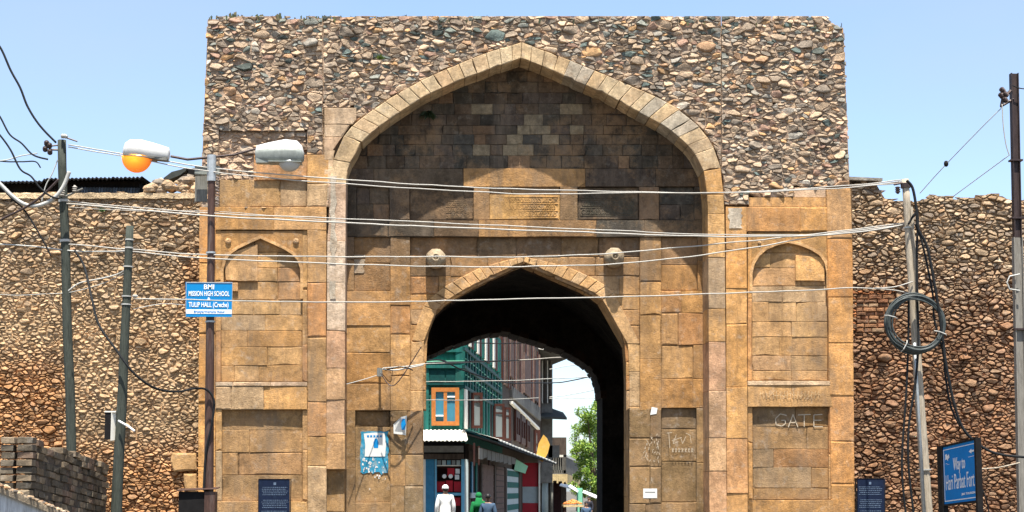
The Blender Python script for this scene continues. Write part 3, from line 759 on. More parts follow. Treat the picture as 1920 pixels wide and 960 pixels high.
# passage: chamber wider than both doorways, far doorway at Y 10..11.5
FAR = [(749, 1120), (750, 760), (754, 722), (766, 700), (793, 677), (833, 659), (880, 642), (935, 629), (985, 643), (1035, 659), (1077, 677), (1103, 700), (1116, 726), (1119, 762), (1119, 1120)]
FAR = [FAR[0]] + [(p.x, p.y) for p in smooth_pts([(x, y, 0) for x, y in FAR[1:-1]], 3)] + [FAR[-1]]
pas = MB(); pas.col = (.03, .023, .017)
def pt(px, Y): return [(a, Y, b) for a, b in px]
fw = [XZ(*p, 10.6) for p in FAR]
def wall_with_hole(mb, hole, x0, x1, ztop, Yf, Yb):
    q = hole + [(x1, -0.2), (x1, ztop), (x0, ztop), (x0, -0.2)]
    n = len(q); h = len(hole)
    if area(q) < 0: q = q[::-1]
    mb.add([(a, Yf, b) for a, b in q] + [(a, Yb, b) for a, b in q], [tuple(range(n)), tuple(range(2 * n - 1, n - 1, -1))] + [(i, i + n, (i + 1) % n + n, (i + 1) % n) for i in range(n)])
zt = P(980, 30, 0).z
hole = [(x, max(z, -.2)) for x, z in fw]
wall_with_hole(pas, hole, -2.6, 6.4, zt - .6, 9.3, 10.6)
# rough barrel chamber
cx = 1.95; prof = [(cx - 3.1, -.2), (cx - 3.1, 3.4)] + [(cx - 3.1 * math.cos(math.pi * k / 12), 3.4 + 3.0 * math.sin(math.pi * k / 12)) for k in range(1, 12)] + [(cx + 3.1, 3.4), (cx + 3.1, -.2)]
yy = [1.62 + .4 * k for k in range(20)] + [9.29]
for j in range(len(yy) - 1):
    for i in range(len(prof) - 1):
        vs = []
        for (a, b) in ((i, j), (i + 1, j), (i + 1, j + 1), (i, j + 1)):
            n_ = noise.noise(Vector((prof[a][0] * 1.7, yy[b] * 1.7, prof[a][1] * 1.7))) * .12
            vs.append((prof[a][0] + (n_ if prof[a][0] < cx else -n_), yy[b], prof[a][1] - abs(n_)))
        pas.add(vs, [(0, 1, 2, 3)])
# solid mass around the chamber
pas.col = lin(120, 100, 80)
zr = P(980, 44, 0).z
for a, b in (((-3.9, 1.61, -.2), (-2.2, 10.6, zr - .5)), ((6.1, 1.61, -.2), (7.9, 10.6, zr - .5)), ((-3.9, 1.61, 7.2), (7.9, 10.6, zr - .45))): pas.box(a, b)
pas.build('passage', 'passage_stone', GATE)
# soffit stones in the passage mouth: courses of thin bricks seen from below
sof = 0
for L, sgn in ((DO_L, 1), (DO_R[::-1], 1)):
    for i in range(1, len(L) - 1):
        a = P(*L[i], 1.3); b = P(*L[i + 1], 1.3); d = (b - a); nseg = max(1, int(d.length / .13))
        nrm = Vector((-(d.z), 0, d.x)).normalized()
        if nrm.z > 0: nrm = -nrm
        for s in range(nseg):
            c = a + d * ((s + .5) / nseg)
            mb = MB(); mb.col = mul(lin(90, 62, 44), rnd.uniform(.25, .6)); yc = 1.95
            mb.obox(Vector((c.x, yc, c.z)) - nrm * .03, d.normalized() * (d.length / nseg * .44), Vector((0, .32 * rnd.uniform(.85, 1), 0)), nrm * rnd.uniform(.05, .08))
            mb.build('soffit_brick', 'passage_stone', GATE)
for i in range(2, len(FAR) - 3):
    a = P(*FAR[i], 10.6); b = P(*FAR[i + 1], 10.6); d = b - a; nseg = max(1, int(d.length / .2))
    nrm = Vector((-(d.z), 0, d.x)).normalized()
    if nrm.dot(Vector((cx, 0, 2)) - Vector((a.x, 0, a.z))) < 0: nrm = -nrm
    for s in range(nseg):
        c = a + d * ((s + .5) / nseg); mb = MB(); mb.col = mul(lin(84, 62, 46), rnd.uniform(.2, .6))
        k = rnd.uniform(.0, .05)
        mb.obox(Vector((c.x, 9.95, c.z)) - nrm * .04, d.normalized() * (d.length / nseg * .46), Vector((0, .68, 0)), nrm * (.05 + k))
        mb.build('soffit_stone', 'passage_stone', GATE)

# ---- rubble of the upper gateway
PAL_TOP = [(lin(176, 150, 122), 5), (lin(158, 136, 112), 5), (lin(140, 124, 106), 4), (lin(190, 164, 134), 3), (lin(120, 110, 98), 3), (lin(166, 128, 94), 1.4), (lin(150, 116, 98), 1.2), (lin(186, 144, 96), 1.0), (lin(190, 178, 160), .5), (lin(104, 92, 80), 2.0), (lin(136, 132, 122), 1.2)]
TEAL = [lin(96, 106, 100), lin(118, 122, 112), lin(82, 88, 82), lin(130, 130, 120)]
def pick(pal, r):
    t = r.random() * sum(w for _, w in pal)
    for c, w in pal:
        t -= w
        if t <= 0: return mul(c, r.uniform(.8, 1.2))
    return pal[0][0]
def rubble_wall(root, cells, Ym, hfun, colf, mcol, shr, seed, mort_name='mortar', keep=300):
    r = random.Random(seed); cells = sorted(cells, key=lambda p: -abs(area(p))); rest = MB(); mo = MB(); vis = 0
    for p in cells:
        pw = [XZ(*q, Ym) for q in p]; q = cen(p); s = math.sqrt(abs(area(pw)))
        if area(pw) < 0: pw = pw[::-1]
        n = len(pw); c = cen(pw); mo.col = mcol(q, r)
        def yv(a, b): return Ym + .006 + noise.noise(Vector((a * 4, 3.1, b * 4))) * .008 + noise.noise(Vector((a * 13, 8.1, b * 13))) * .006
        # subdivide the mortar tile once so it is uneven
        vs = [(a, yv(a, b), b) for a, b in pw] + [((a + c[0]) / 2, yv((a + c[0]) / 2, (b + c[1]) / 2), (b + c[1]) / 2) for a, b in pw] + [(c[0], yv(*c), c[1])]
        mo.add(vs, [(i, (i + 1) % n, (i + 1) % n + n, i + n) for i in range(n)] + [(i + n, (i + 1) % n + n, 2 * n) for i in range(n)])
        if s < .05: continue
        big = vis < keep and q[1] < 975; mb = MB() if big else rest; mb.col = colf(q, r)
        g = inset(pw, min(.012, s * .08))
        if len(g) < 3: continue
        stone(mb, g, Ym, hfun(q, s, r), r, shr(q, r))
        if big: mb.build('rubble_stone', 'rubble', root, r.random() < .25); vis += 1
    if rest.v:
        o = rest.build('small_rubble_stones', 'rubble', root); o['kind'] = 'stuff'
    mo.build(mort_name, 'mortar', root)
    return len(cells)
EXC = [(404, 245, 578, 388), (574, 290, 640, 400), (606, 202, 664, 300), (1357, 384, 1600, 400), (1404, 369, 1600, 400), (1488, 350, 1600, 400), (1548, 350, 1610, 400)]
EXC[0] = (410, 246, 576, 388)
def okg(x, y):
    if inside((x, y), OUT): return False
    for a in EXC:
        if a[0] - 2 < x < a[2] + 2 and a[1] - 2 < y < a[3] + 2: return False
    return True
def rg(x, y, r):
    return min(17, max(4.2, r.lognormvariate(2.20, .40)))
cells = []
for (xa, xb, sd_) in ((378, 605, 1), (606, 1352, 2), (1353, 1592, 3)):
    cells += voronoi(xa, 30, xb, 392, rg, sd_, okg, 9000 if xb - xa < 300 else 20000)
out = []
rr = random.Random(9)
for p in cells:
    c = cen(p); j = rr.uniform(-3, 3)
    # outer battered edges and uneven coping
    p = clip(p, -1, -.036, -(389 + .036 * 36) + rr.uniform(-2.5, 2))
    if len(p) > 2: p = clip(p, 1, -.036, 1582 - .036 * 50 + rr.uniform(-2, 2.5))
    if len(p) > 2: p = clip(p, -.0135, -1, -(.0135 * 390 + 34) + 1.2 + rr.uniform(-6, 6) + 4 * noise.noise(Vector((c[0] / 60, 3, 0))))
    if len(p) > 2 and c[0] > 1540: p = clip(p, .62, -.785, .62 * 1572 - .785 * 49 + rr.uniform(-2, 2))
    if len(p) > 2 and min(math.hypot(c[0] - q[0], c[1] - q[1]) for q in OUT) < 90 and 70 < c[1] < 420: p = clip_curve(p, OUT, 0)
    for a in EXC:
        if len(p) < 3: break
        xs = [q[0] for q in p]; yv_ = [q[1] for q in p]
        if max(xs) > a[0] and min(xs) < a[2] and max(yv_) > a[1] and min(yv_) < a[3]:
            dd = [(a[0] - c[0], (1, 0, a[0])), (c[0] - a[2], (-1, 0, -a[2])), (a[1] - c[1], (0, 1, a[1])), (c[1] - a[3], (0, -1, -a[3]))]
            p = clip(p, *max(dd, key=lambda t: t[0])[1])
    if len(p) > 2 and abs(area(p)) > 18: out.append(p)
def col_gate(q, r):
    c = mixc(mul(pick(PAL_TOP, r), 1.06), lin(168, 148, 126), .22); top = max(0, 1 - (q[1] - 35) / 150)
    if r.random() < .05 + .16 * top: c = mul(r.choice(TEAL), r.uniform(.8, 1.15))
    return c
m_g = lambda q, r: mixc(lin(180, 154, 130), lin(150, 126, 106), r.uniform(0, .9))
print('gate cells', rubble_wall(GATE, out, .05, lambda q, s, r: min(.042, s * r.uniform(.06, .22)), col_gate, m_g, lambda q, r: r.uniform(1.0, 1.1), 12))
# recessed rubble in the old upper-left window
cl = voronoi(411, 247, 575, 337, lambda x, y, r: min(20, max(6, r.lognormvariate(2.3, .3))), 31, lambda x, y: not (x > 474 and y > 288), 2500)
cl2 = []
for p in cl:
    c = cen(p)
    if max(q[0] for q in p) > 476 and max(q[1] for q in p) > 290:
        p = clip(p, 0, 1, 290) if c[1] < 290 else clip(p, 1, 0, 476)
    if len(p) > 2: cl2.append(p)
r = random.Random(3); rm = MB(); mo = MB()
for p in cl2:
    pw = [XZ(*q, .12) for q in p]
    if area(pw) < 0: pw = pw[::-1]
    mo.col = lin(170, 142, 118); n = len(pw); mo.add([(a, .12, b) for a, b in pw], [tuple(range(n))])
    g = inset(pw, .01)
    if len(g) < 3: continue
    mb = MB(); mb.col = mixc(pick(PAL_TOP, r), lin(190, 160, 132), .5); s = math.sqrt(abs(area(g))); stone(mb, g, .12, min(.05, s * .2), r, 1.0); mb.build('infill_stone', 'rubble', GATE)
mo.build('infill_mortar', 'mortar', GATE)
# frame around that window: right jamb
MORT.build('bedding_mortar', 'mortar', GATE)
# top fill behind the coping so the roof is solid
tp = MB(); tp.col = lin(150, 130, 108)
a = P(392, 44, 0); b = P(1580, 58, 0)
nx = 60
for i in range(nx):
    for j in range(6):
        vs = []
        for (u, v) in ((i, j), (i + 1, j), (i + 1, j + 1), (i, j + 1)):
            x = a.x + (b.x - a.x) * u / nx; y = .06 + 1.6 * v / 6; z = a.z + (b.z - a.z) * u / nx + .06 * noise.noise(Vector((x * 3, y * 3, 0))) - .02
            vs.append((x, y, z))
        tp.add(vs, [(0, 1, 2, 3)])
tp.build('wall_top', 'mortar', GATE)

# ------------------------------------------------------------------ city walls left and right
def wall_thing(name, label, x0, x1, topf, Ym, seed, colf, mcol, hf, shr, rfun, base, hole=None):
    root = thing(name, label, 'wall', base)
    cells = voronoi(x0, 300, x1, 1010, rfun, seed, lambda x, y: y > topf(x) - 4 and not (hole and hole[0] < x < hole[2] and hole[1] < y < hole[3]), 26000)
    rr = random.Random(seed); out = []
    for p in cells:
        c = cen(p); p = clip(p, 0, -1, -(topf(c[0]) + rr.uniform(-3, 3)))
        if hole and len(p) > 2 and max(q[0] for q in p) > hole[0] and min(q[0] for q in p) < hole[2] and max(q[1] for q in p) > hole[1] and min(q[1] for q in p) < hole[3]:
            dd = [(hole[0] - c[0], (1, 0, hole[0])), (c[0] - hole[2], (-1, 0, -hole[2])), (hole[1] - c[1], (0, 1, hole[1])), (c[1] - hole[3], (0, -1, -hole[3]))]
            p = clip(p, *max(dd, key=lambda t: t[0])[1])
        if len(p) > 2 and abs(area(p)) > 14: out.append(p)
    print(name, rubble_wall(root, out, Ym, hf, colf, mcol, shr, seed + 5))
    # solid body behind the face
    mb = MB(); mb.col = lin(150, 124, 96); xs = [x0 + (x1 - x0) * i / 24 for i in range(25)]
    up = [XZ(x, topf(x) + 3, Ym) for x in xs]; q = up + [(up[-1][0], -.2), (up[0][0], -.2)]
    if area(q) < 0: q = q[::-1]
    n = len(q); mb.add([(a_, Ym + .05, b_) for a_, b_ in q] + [(a_, Ym + 1.6, b_) for a_, b_ in q], [tuple(range(n)), tuple(range(2 * n - 1, n - 1, -1))] + [(i, i + n, (i + 1) % n + n, (i + 1) % n) for i in range(n)])
    mb.build('wall_core', 'mortar', root); return root
PAL_W = [(lin(184, 156, 124), 5), (lin(168, 142, 112), 5), (lin(196, 168, 134), 3), (lin(150, 130, 108), 3), (lin(172, 136, 100), 1.4), (lin(136, 124, 110), 2), (lin(204, 182, 152), 1.4), (lin(118, 108, 98), 1.5), (lin(154, 120, 92), .8)]
def left_zone(q):   # 0 sandy plastered, 1 orange open-jointed
    a = max(0, min(1, (q[1] - 640) / 70)) * max(0, min(1, (150 - q[0]) / 50))
    b = max(0, min(1, (q[1] - 800) / 80))
    c = max(0, min(1, (q[0] - 320) / 40)) * max(0, min(1, 1 - abs(q[1] - 540) / 110)) * .9
    d = .35 * max(0, noise.noise(Vector((q[0] / 80, q[1] / 60, 7)))) * max(0, min(1, (q[1] - 420) / 200))
    return max(a, b, c, d)
def colL(q, r):
    c = mixc(mul(pick(PAL_W, r), .88), mul(lin(178, 148, 112), r.uniform(.75, 1.05)), .35); z = left_zone(q)
    pl = max(0, min(1, (q[1] - 470) / 140)) * (1 - z)
    c = mixc(c, mul(lin(196, 164, 124), r.uniform(.8, 1.1)), pl * .6)
    return mixc(c, mul(lin(180, 122, 68), r.uniform(.7, 1.15)), z * .6)
def mL(q, r):
    return mixc(mixc(lin(188, 156, 118), lin(164, 134, 100), r.random()), mul(lin(140, 84, 42), r.uniform(.7, 1.2)), left_zone(q))
def hL(q, s, r):
    pl = max(0, min(1, (q[1] - 440) / 120)) * (1 - left_zone(q))
    return min(.10, s * (r.uniform(.14, .34) + .12 * left_zone(q))) * (1 - .05 * pl)
def sL(q, r):
    pl = max(0, min(1, (q[1] - 440) / 140)) * (1 - left_zone(q))
    return r.uniform(.95, 1.05) - .17 * pl
def rL(x, y, r):
    k = 1.15 if y < 480 else (.86 if y < 800 else .92)
    return min(13.5, max(3.8, r.lognormvariate(1.92, .36) * k))
topL = lambda x: 366 + 4 * math.sin(x * .05) + (6 if x < 60 else 0)
WALL_L = wall_thing('rubble_city_wall', 'sandy rubble wall left of the gateway with orange lower stones', -60, 381, topL, .62, 51, colL, mL, hL, sL, rL, (-6.5, .62, 0))
def colR(q, r):
    if 1600 < q[0] < 1680 and 545 < q[1] < 625 : return mul(lin(160, 104, 66), r.uniform(.7, 1.2))
    c = mixc(pick(PAL_W, r), mul(lin(150, 126, 100), r.uniform(.8, 1.1)), .4)
    lo = max(0, min(1, (q[1] - 470) / 160)); st_ = .5 + .5 * noise.noise(Vector((q[0] / 90, q[1] / 70, 2)))
    return mixc(mul(c, 1 - .12 * lo), mul(lin(142, 96, 64), r.uniform(.6, 1.1)), lo * (.45 + .35 * st_))
def mR(q, r): return mixc(mul(lin(140, 112, 82), r.uniform(.7, 1.0)), mul(lin(96, 58, 34), r.uniform(.6, 1.2)), max(0, min(1, (q[1] - 430) / 120)))
topR = lambda x: 340 if x < 1652 else 372 + 5 * math.sin(x * .06) + 6 * math.exp(-((x - 1830) / 60) ** 2) * -1
def rR(x, y, r):
    if 1600 < x < 1680 and 545 < y < 625: return r.uniform(4.2, 5)
    return min(14.5, max(4.0, r.lognormvariate(1.98, .38)))
WALL_R = wall_thing('rubble_city_wall', 'brown rubble wall right of the gateway with thin red bricks patch', 1594, 1990, topR, .62, 52, colR, mR, lambda q, s, r: min(.11, s * r.uniform(.12, .36)), lambda q, r: r.uniform(.9, 1.03), rR, (8.6, .62, 0), (1606, 552, 1678, 624))
br_ = random.Random(15); y = 552.0; bm_ = MB(); bm_.col = lin(110, 72, 46)
q = [XZ(*p, .63) for p in ((1604, 626), (1680, 626), (1680, 550), (1604, 550))]; bm_.add([(a_, .63, b_) for a_, b_ in q], [(0, 1, 2, 3)]); bm_.build('brick_bedding', 'mortar', WALL_R)
while y < 622:
    h_ = br_.uniform(6.5, 9); x = 1606 - br_.uniform(0, 12)
    while x < 1678:
        w_ = br_.uniform(14, 26); xa, xb = max(x, 1606), min(x + w_, 1679 + br_.uniform(-4, 4))
        if xb - xa > 4:
            mb = MB(); mb.col = mul(br_.choice([lin(140, 96, 68), lin(150, 108, 76), lin(124, 90, 66), lin(150, 122, 94)]), br_.uniform(.7, 1.15)); f_ = .60 + br_.uniform(-.03, .02)
            if block(mb, [XZ(*p, f_) for p in ((xa, y), (xb, y), (xb, y + h_), (xa, y + h_))], f_, .66, br_, .010, .012, .006): mb.build('thin_brick', 'rubble', WALL_R)
        x += w_
    y += h_
# large dressed blocks set low in the left wall beside the gateway
for pts in ([(322, 848), (368, 850), (368, 882), (326, 884), (319, 866)], [(344, 888), (368, 888), (368, 922), (346, 922)]):
    mb = MB(); mb.col = lin(186, 146, 98); block(mb, [XZ(*p, .5) for p in pts], .5, .66, rnd, 0, .02, .005); mb.build('dressed_block', 'sandstone', WALL_L)
mb = MB(); mb.col = lin(140, 132, 120)
q = [P(1590, 331, .5), P(1655, 334, .5), P(1655, 339, .5), P(1590, 337, .5)]; mb.slab(q, (0, .5, 0)); mb.build('coping_slab', 'rubble', WALL_R)
# mud-plaster coping and heap of stones on the left wall
mb = MB(); mb.col = lin(196, 170, 134)
n = 40
for i in range(n):
    vs = []
    for (u, v) in ((i, 0), (i + 1, 0), (i + 1, 1), (i, 1), (i, 2), (i + 1, 2)):
        x = -60 + 440 * u / n; yp = 372 if v == 0 else 362
        p = P(x, yp + 3 * noise.noise(Vector((x * .05, v, 0))), .56 if v < 2 else 1.3); vs.append(p)
    mb.add(vs, [(0, 1, 2, 3), (3, 2, 5, 4)])
mb.build('plaster_coping', 'mortar', WALL_L)
hr = random.Random(77)
HEAP = 'loose stones heaped on the left wall'
for i in range(34):
    t = hr.random(); x = 275 + 98 * t; top = 356 - 24 * math.sin(min(1, t * 1.35 + .05) * math.pi * .62); y = hr.uniform(top, 360)
    s = hr.uniform(.06, .13); p = P(x, y, .85 + hr.uniform(-.25, .3)); mb = MB(); mb.col = mul(pick(PAL_W, hr), 1.05); vs = []; rings = []
    for k in range(5):
        la = -1.4 + 2.8 * k / 4
        rings.append([(p.x + s * 1.3 * math.cos(la) * math.cos(a_ * 1.0472) * hr.uniform(.75, 1.2), p.y + s * math.cos(la) * math.sin(a_ * 1.0472) * hr.uniform(.8, 1.2), p.z + s * .85 * math.sin(la) * hr.uniform(.8, 1.1)) for a_ in range(6)])
    mb.loft(rings)
    single(mb, 'loose_stone', 'rubble', p, 'loose stone in the heap on the wall left of the gateway', 'stone', HEAP)
# ------------------------------------------------------------------ ground
mb = MB(); mb.box((-1500, -1500, -.02), (1500, 2500, 0)); g = mb.build('ground', 'ground'); g['kind'] = 'structure'

# growth along the top of the gateway
mb = MB(); r = random.Random(8)
for _ in range(900):
    t = r.random(); cl = noise.noise(Vector((t * 40, 2, 0)))
    if cl < -.05 and r.random() < .8: continue
    x = 392 + 1186 * t; p = P(x, 34 + 16 * t + r.uniform(1, 4), r.uniform(.0, .5)); h = r.uniform(.03, .09) * (1.5 if cl > .3 else 1); mb.col = mul(r.choice([lin(86, 100, 56), lin(110, 116, 70), lin(70, 78, 52), lin(128, 120, 84)]), r.uniform(.6, 1))
    a = r.uniform(0, 6.28); d = Vector((math.cos(a), math.sin(a), 0)) * h * .45
    mb.add([p - d * .4, p + d * .4, p + d + Vector((0, 0, h)), p - d * .2 + Vector((0, 0, h * 1.3))], [(0, 1, 2, 3)])
o = single(mb, 'weeds', 'leaf', P(980, 40, .3), 'low green weeds and moss along the top of the gateway', 'weeds', kind='stuff')
def tuft(px, py, Y, n, size, seed, label, col=lin(70, 96, 40), hang=True):
    r = random.Random(seed); c = P(px, py, Y); mb = MB()
    for _ in range(n):
        a = r.uniform(0, 6.28); L = size * r.uniform(.4, 1); d = Vector((math.cos(a) * .6, -abs(math.sin(a)) * .5, -r.uniform(.2, 1) if hang else r.uniform(.2, 1))).normalized() * L
        s = Vector((r.uniform(-1, 1), r.uniform(-1, 0), r.uniform(-1, 1))).normalized() * size * .16; mb.col = mul(col, r.uniform(.5, 1.2))
        mb.add([c, c + d * .5 + s, c + d, c + d * .5 - s], [(0, 1, 2, 3)])
    single(mb, 'wall_plant', 'leaf', c, label, 'plant')
tuft(802, 208, .5, 50, .26, 1, 'dark green plant hanging under the upper left of the great arch', lin(52, 66, 34))
tuft(712, 112, -.02, 22, .14, 2, 'small green plant growing in the rubble left of the arch', lin(100, 120, 50), False)
tuft(608, 42, .1, 40, .13, 3, 'dark bushy tuft on the gateway top at the left seam', lin(60, 80, 50), False)
tuft(1272, 46, .1, 30, .13, 4, 'dark bushy tuft on the gateway top near the right seam', lin(66, 84, 54), False)
tuft(192, 398, .55, 26, .13, 5, 'green sprig growing high in the left wall', lin(70, 110, 50), False)

# ------------------------------------------------------------------ poles
def pole(name, label, mat, pts, Y, w, sides=10, extra=0):
    a, b = P(*pts[0], Y), P(*pts[1], Y); d = (b - a); k = (b.z + .3) / -(d.z) if d.z else 0
    foot = b + d * max(0, (b.z) / -d.z) if d.z < 0 else b
    root = thing(name, label, 'pole', (foot.x, foot.y, 0))
    mb = MB(); n = 16; pp = [a + (foot - a) * i / n for i in range(n + 1)]; r = random.Random(int(pts[0][0]))
    pp = [p + Vector((noise.noise(Vector((p.z * .8, r.random() * 0 + pts[0][0], 0))) * .015, 0, 0)) for p in pp]
    mb.tube(pp, [w[0] + (w[1] - w[0]) * i / n for i in range(n + 1)], sides); mb.build('shaft', mat, root, sides > 6)
    return root, a, foot
def on_pole(a, f, Y, py):     # point of the shaft at photo height py
    z = P(900, py, Y).z; t = (a.z - z) / (a.z - f.z); return a + (f - a) * t
def band(root, a, f, Y, py, r_, mat='steel', h=.03, name='band'):
    c = on_pole(a, f, Y, py); mb = MB(); d = (f - a).normalized(); mb.tube([c - d * h, c + d * h], r_, 12); return mb.build(name, mat, root)
def insulator(root, c, ax, name='insulator', s=1.0, mat='dark_steel'):
    mb = MB(); ax = Vector(ax).normalized(); pts = [c + ax * (k * .02 * s) for k in range(8)]
    mb.tube(pts, [r_ * s for r_ in (.03, .055, .03, .055, .03, .055, .03, .02)], 10); return mb.build(name, mat, root)

YA = -3.0
pA, aA, fA = pole('wooden_utility_pole', 'grey-green wooden pole with insulators, before the left wall', 'wood_green', [(116, 263), (134, 846)], YA, (.072, .088))
for py in (384, 458): band(pA, aA, fA, YA, py, .088, 'cable_grey', .022)
c = on_pole(aA, fA, YA, 290); mb = MB(); mb.tube([c, c + Vector((-.22, -.03, 0))], .018, 6); mb.tube([c + Vector((0, 0, .09)), c + Vector((-.2, -.03, .06))], .014, 6); mb.build('bracket', 'dark_steel', pA)
for dx, dz in ((-.20, .04), (-.27, -.02), (-.19, -.07), (-.25, .08)): insulator(pA, c + Vector((dx, -.05, dz)), (.2, -1, .3), s=.8)
insulator(pA, c + Vector((0, -.10, .22)), (1, -.2, -.1), s=.8, mat='cable_grey'); mb = MB(); mb.tube([c + Vector((0, -.1, .22)), c + Vector((.27, -.1, .13))], .014, 6); mb.build('strain_clamp', 'dark_steel', pA)
c2 = on_pole(aA, fA, YA, 380); mb = MB(); mb.tube([c2 + Vector((0, -.08, 0)), c2 + Vector((.33, -.08, .16))], .018, 6); mb.build('bracket', 'wood_grey', pA); insulator(pA, c2 + Vector((.2, -.1, .1)), (0, 0, 1), s=.8, mat='cable_white'); insulator(pA, c2 + Vector((0, -.12, .02)), (0, 0, 1), s=.9, mat='cable_white')

YB = -4.0
pB, aB, fB = pole('short_wooden_pole', 'short leaning grey-green pole with a small meter box on it', 'wood_green', [(244, 424), (218, 965)], YB, (.062, .098))
for py in (455, 470): band(pB, aB, fB, YB, py, .07, 'cable_grey', .012)
for py in (505, 560, 575): band(pB, aB, fB, YB, py, .082, 'cable_grey', .010)
insulator(pB, on_pole(aB, fB, YB, 560) + Vector((.1, -.04, 0)), (1, 0, 0), s=.6, mat='cable_grey')
# meter box on the pole
a, b = P(197, 773, YB - .1), P(216, 824, YB - .1)
bx = thing('meter_box', 'small open cream metal meter box fixed to the short pole', 'meter box', (a.x, a.y, b.z))
mb = MB(); mb.box((a.x, a.y, b.z), (a.x + .10, a.y + .02, a.z)); mb.build('dark_front', 'black', bx)
mb = MB(); mb.slab([(a.x + .10, a.y - .01, b.z - .02), (a.x + .18, a.y + .12, b.z), (a.x + .18, a.y + .12, a.z), (a.x + .10, a.y - .01, a.z)], (.008, -.006, 0)); mb.box((a.x - .006, a.y - .012, a.z), (a.x + .17, a.y + .12, a.z + .02)); mb.build('case', 'cream', bx)
mb = MB(); mb.tube([P(222, 789, YB - .16), P(240, 799, YB - .2), P(252, 808, YB - .25)], .017, 8); mb.build('conduit_stub', 'white', bx)

YC = -3.0
pC, aC, fC = pole('street_lamp_post', 'reddish brown steel lamp post with two lamp arms and a blue sign', 'rust_steel', [(397, 296), (391, 975)], YC, (.058, .088), 14)
pC['category'] = 'lamp post'
mb = MB(); c = on_pole(aC, fC, YC, 300); mb.tube([c + Vector((0, 0, .03)), on_pole(aC, fC, YC, 345)], .078, 12); mb.build('collar', 'steel', pC)
mb = MB(); mb.tube([P(320, 293, YC), P(352, 299, YC), c], .022, 8); mb.build('arm', 'dark_steel', pC)
mb = MB(); mb.tube([c, P(440, 290, YC), P(480, 279, YC)], .020, 8); mb.build('arm', 'dark_steel', pC)
q0, q1 = P(366, 312, YC + .1), P(412, 328, YC + .1); mb = MB(); mb.box((q0.x, q0.y - .05, q1.z), (q1.x, q0.y + .08, q0.z)); mb.build('junction_box', 'lamp_grey', pC)
q0, q1 = P(366, 330, YC + .3), P(388, 378, YC + .3); mb = MB(); mb.box((q0.x, q0.y, q1.z), (q1.x, q0.y + .03, q0.z)); mb.build('back_board', 'wood_grey', pC)
for py in (478, 606): band(pC, aC, fC, YC, py, .084, 'steel', .015)
mb = MB()
for i in range(9):
    p = on_pole(aC, fC, YC, 338 + i * 6) + Vector((.1, 0, 0)); mb.tube([p + Vector((-.03, 0, .01)), p + Vector((.03, 0, -.01))], .012, 5)
mb.build('cable_wrap', 'dark_steel', pC)

def luminaire(label, xa, ya, xb, yb, Y, hh, bowl, mats, lit):
    # body from the arm end (xa,ya) to the outer end (xb,yb): photo pixels of its centre line
    A_, B_ = P(xa, ya, Y), P(xb, yb, Y); L = (B_ - A_); ux = L.normalized(); uz = Vector((0, 1, 0)).cross(ux); 
    if uz.z < 0: uz = -uz
    root = bpy.data.objects.new('lamp_head', None); COL.objects.link(root); root.parent = pC; root.location = A_ - world_loc(pC); WLOC[root.name] = A_.copy(); root['label'] = label
    mb = MB(); rings = []; n = 16; Ln = L.length
    for (t, h, wd, dz) in ((0, .40, .30, -.1), (.03, .66, .5, -.05), (.3, .8, .7, 0), (.62, .98, .95, .02), (.86, .92, .95, .0), (.96, .66, .75, -.05), (1.0, .34, .4, -.12)):
        rg_ = []
        for i in range(n):
            an = 2 * math.pi * i / n; ca, sa = math.cos(an), math.sin(an); e = .55
            yy_ = math.copysign(abs(ca) ** e, ca) * wd * .17; zz = math.copysign(abs(sa) ** e, sa) * hh * .5 * h
            if sa < 0: zz *= .8
            rg_.append(A_ + ux * Ln * t + Vector((0, yy_, 0)) + uz * (zz + dz * hh))
        rings.append(rg_)
    mb.loft(rings); mb.build('housing', mats[0], root, True)
    if not lit:      # grey lower shell, slightly larger, below the white top
        mb = MB(); cen0 = [sum(rg_, Vector()) / n for rg_ in rings]; r2 = []
        for rg_, c0 in zip(rings, cen0): r2.append([c0 + (p - c0) * 1.04 if (p - c0).dot(uz) < .045 else c0 + (p - c0) * 1.04 - uz * ((p - c0).dot(uz) * 1.04 - .045) for p in rg_])
        mb.loft(r2); mb.build('lower_shell', mats[2], root, True)
    mb = MB(); mb.obox(A_ + ux * Ln * .22 + uz * (-hh * .30), ux * Ln * .2, Vector((0, .085, 0)), uz * hh * .09); mb.build('gear_cover', mats[2], root)
    mb = MB(); mb.obox(A_ + ux * Ln * .62 + uz * (-hh * .36), ux * Ln * .34, Vector((0, .158, 0)), uz * .008); mb.build('rim', mats[2], root)
    cb = P(*bowl[0], Y); mb = MB(); mb.ellipsoid(cb, (bowl[1], .15, bowl[2]), 20, 8, -90, 0)
    o = mb.build('bowl', mats[1], root, True)
    return root
la = luminaire('lit street lamp head with glowing orange bowl, over the left wall', 318, 288, 232, 279, YC - .02, .35, ((257, 293), .262, .285), ('lamp_white', 'lamp_on', 'wood_grey'), True)
lb = luminaire('unlit grey-white street lamp head with clear bowl, before the gateway', 479, 287, 570, 288, YC - .02, .46, ((543, 303), .19, .175), ('lamp_white', 'lamp_off', 'lamp_grey'), False)
# the lit bowl is lit from its middle
for ch in la.children:
    if ch.name.startswith('bowl'):
        pass

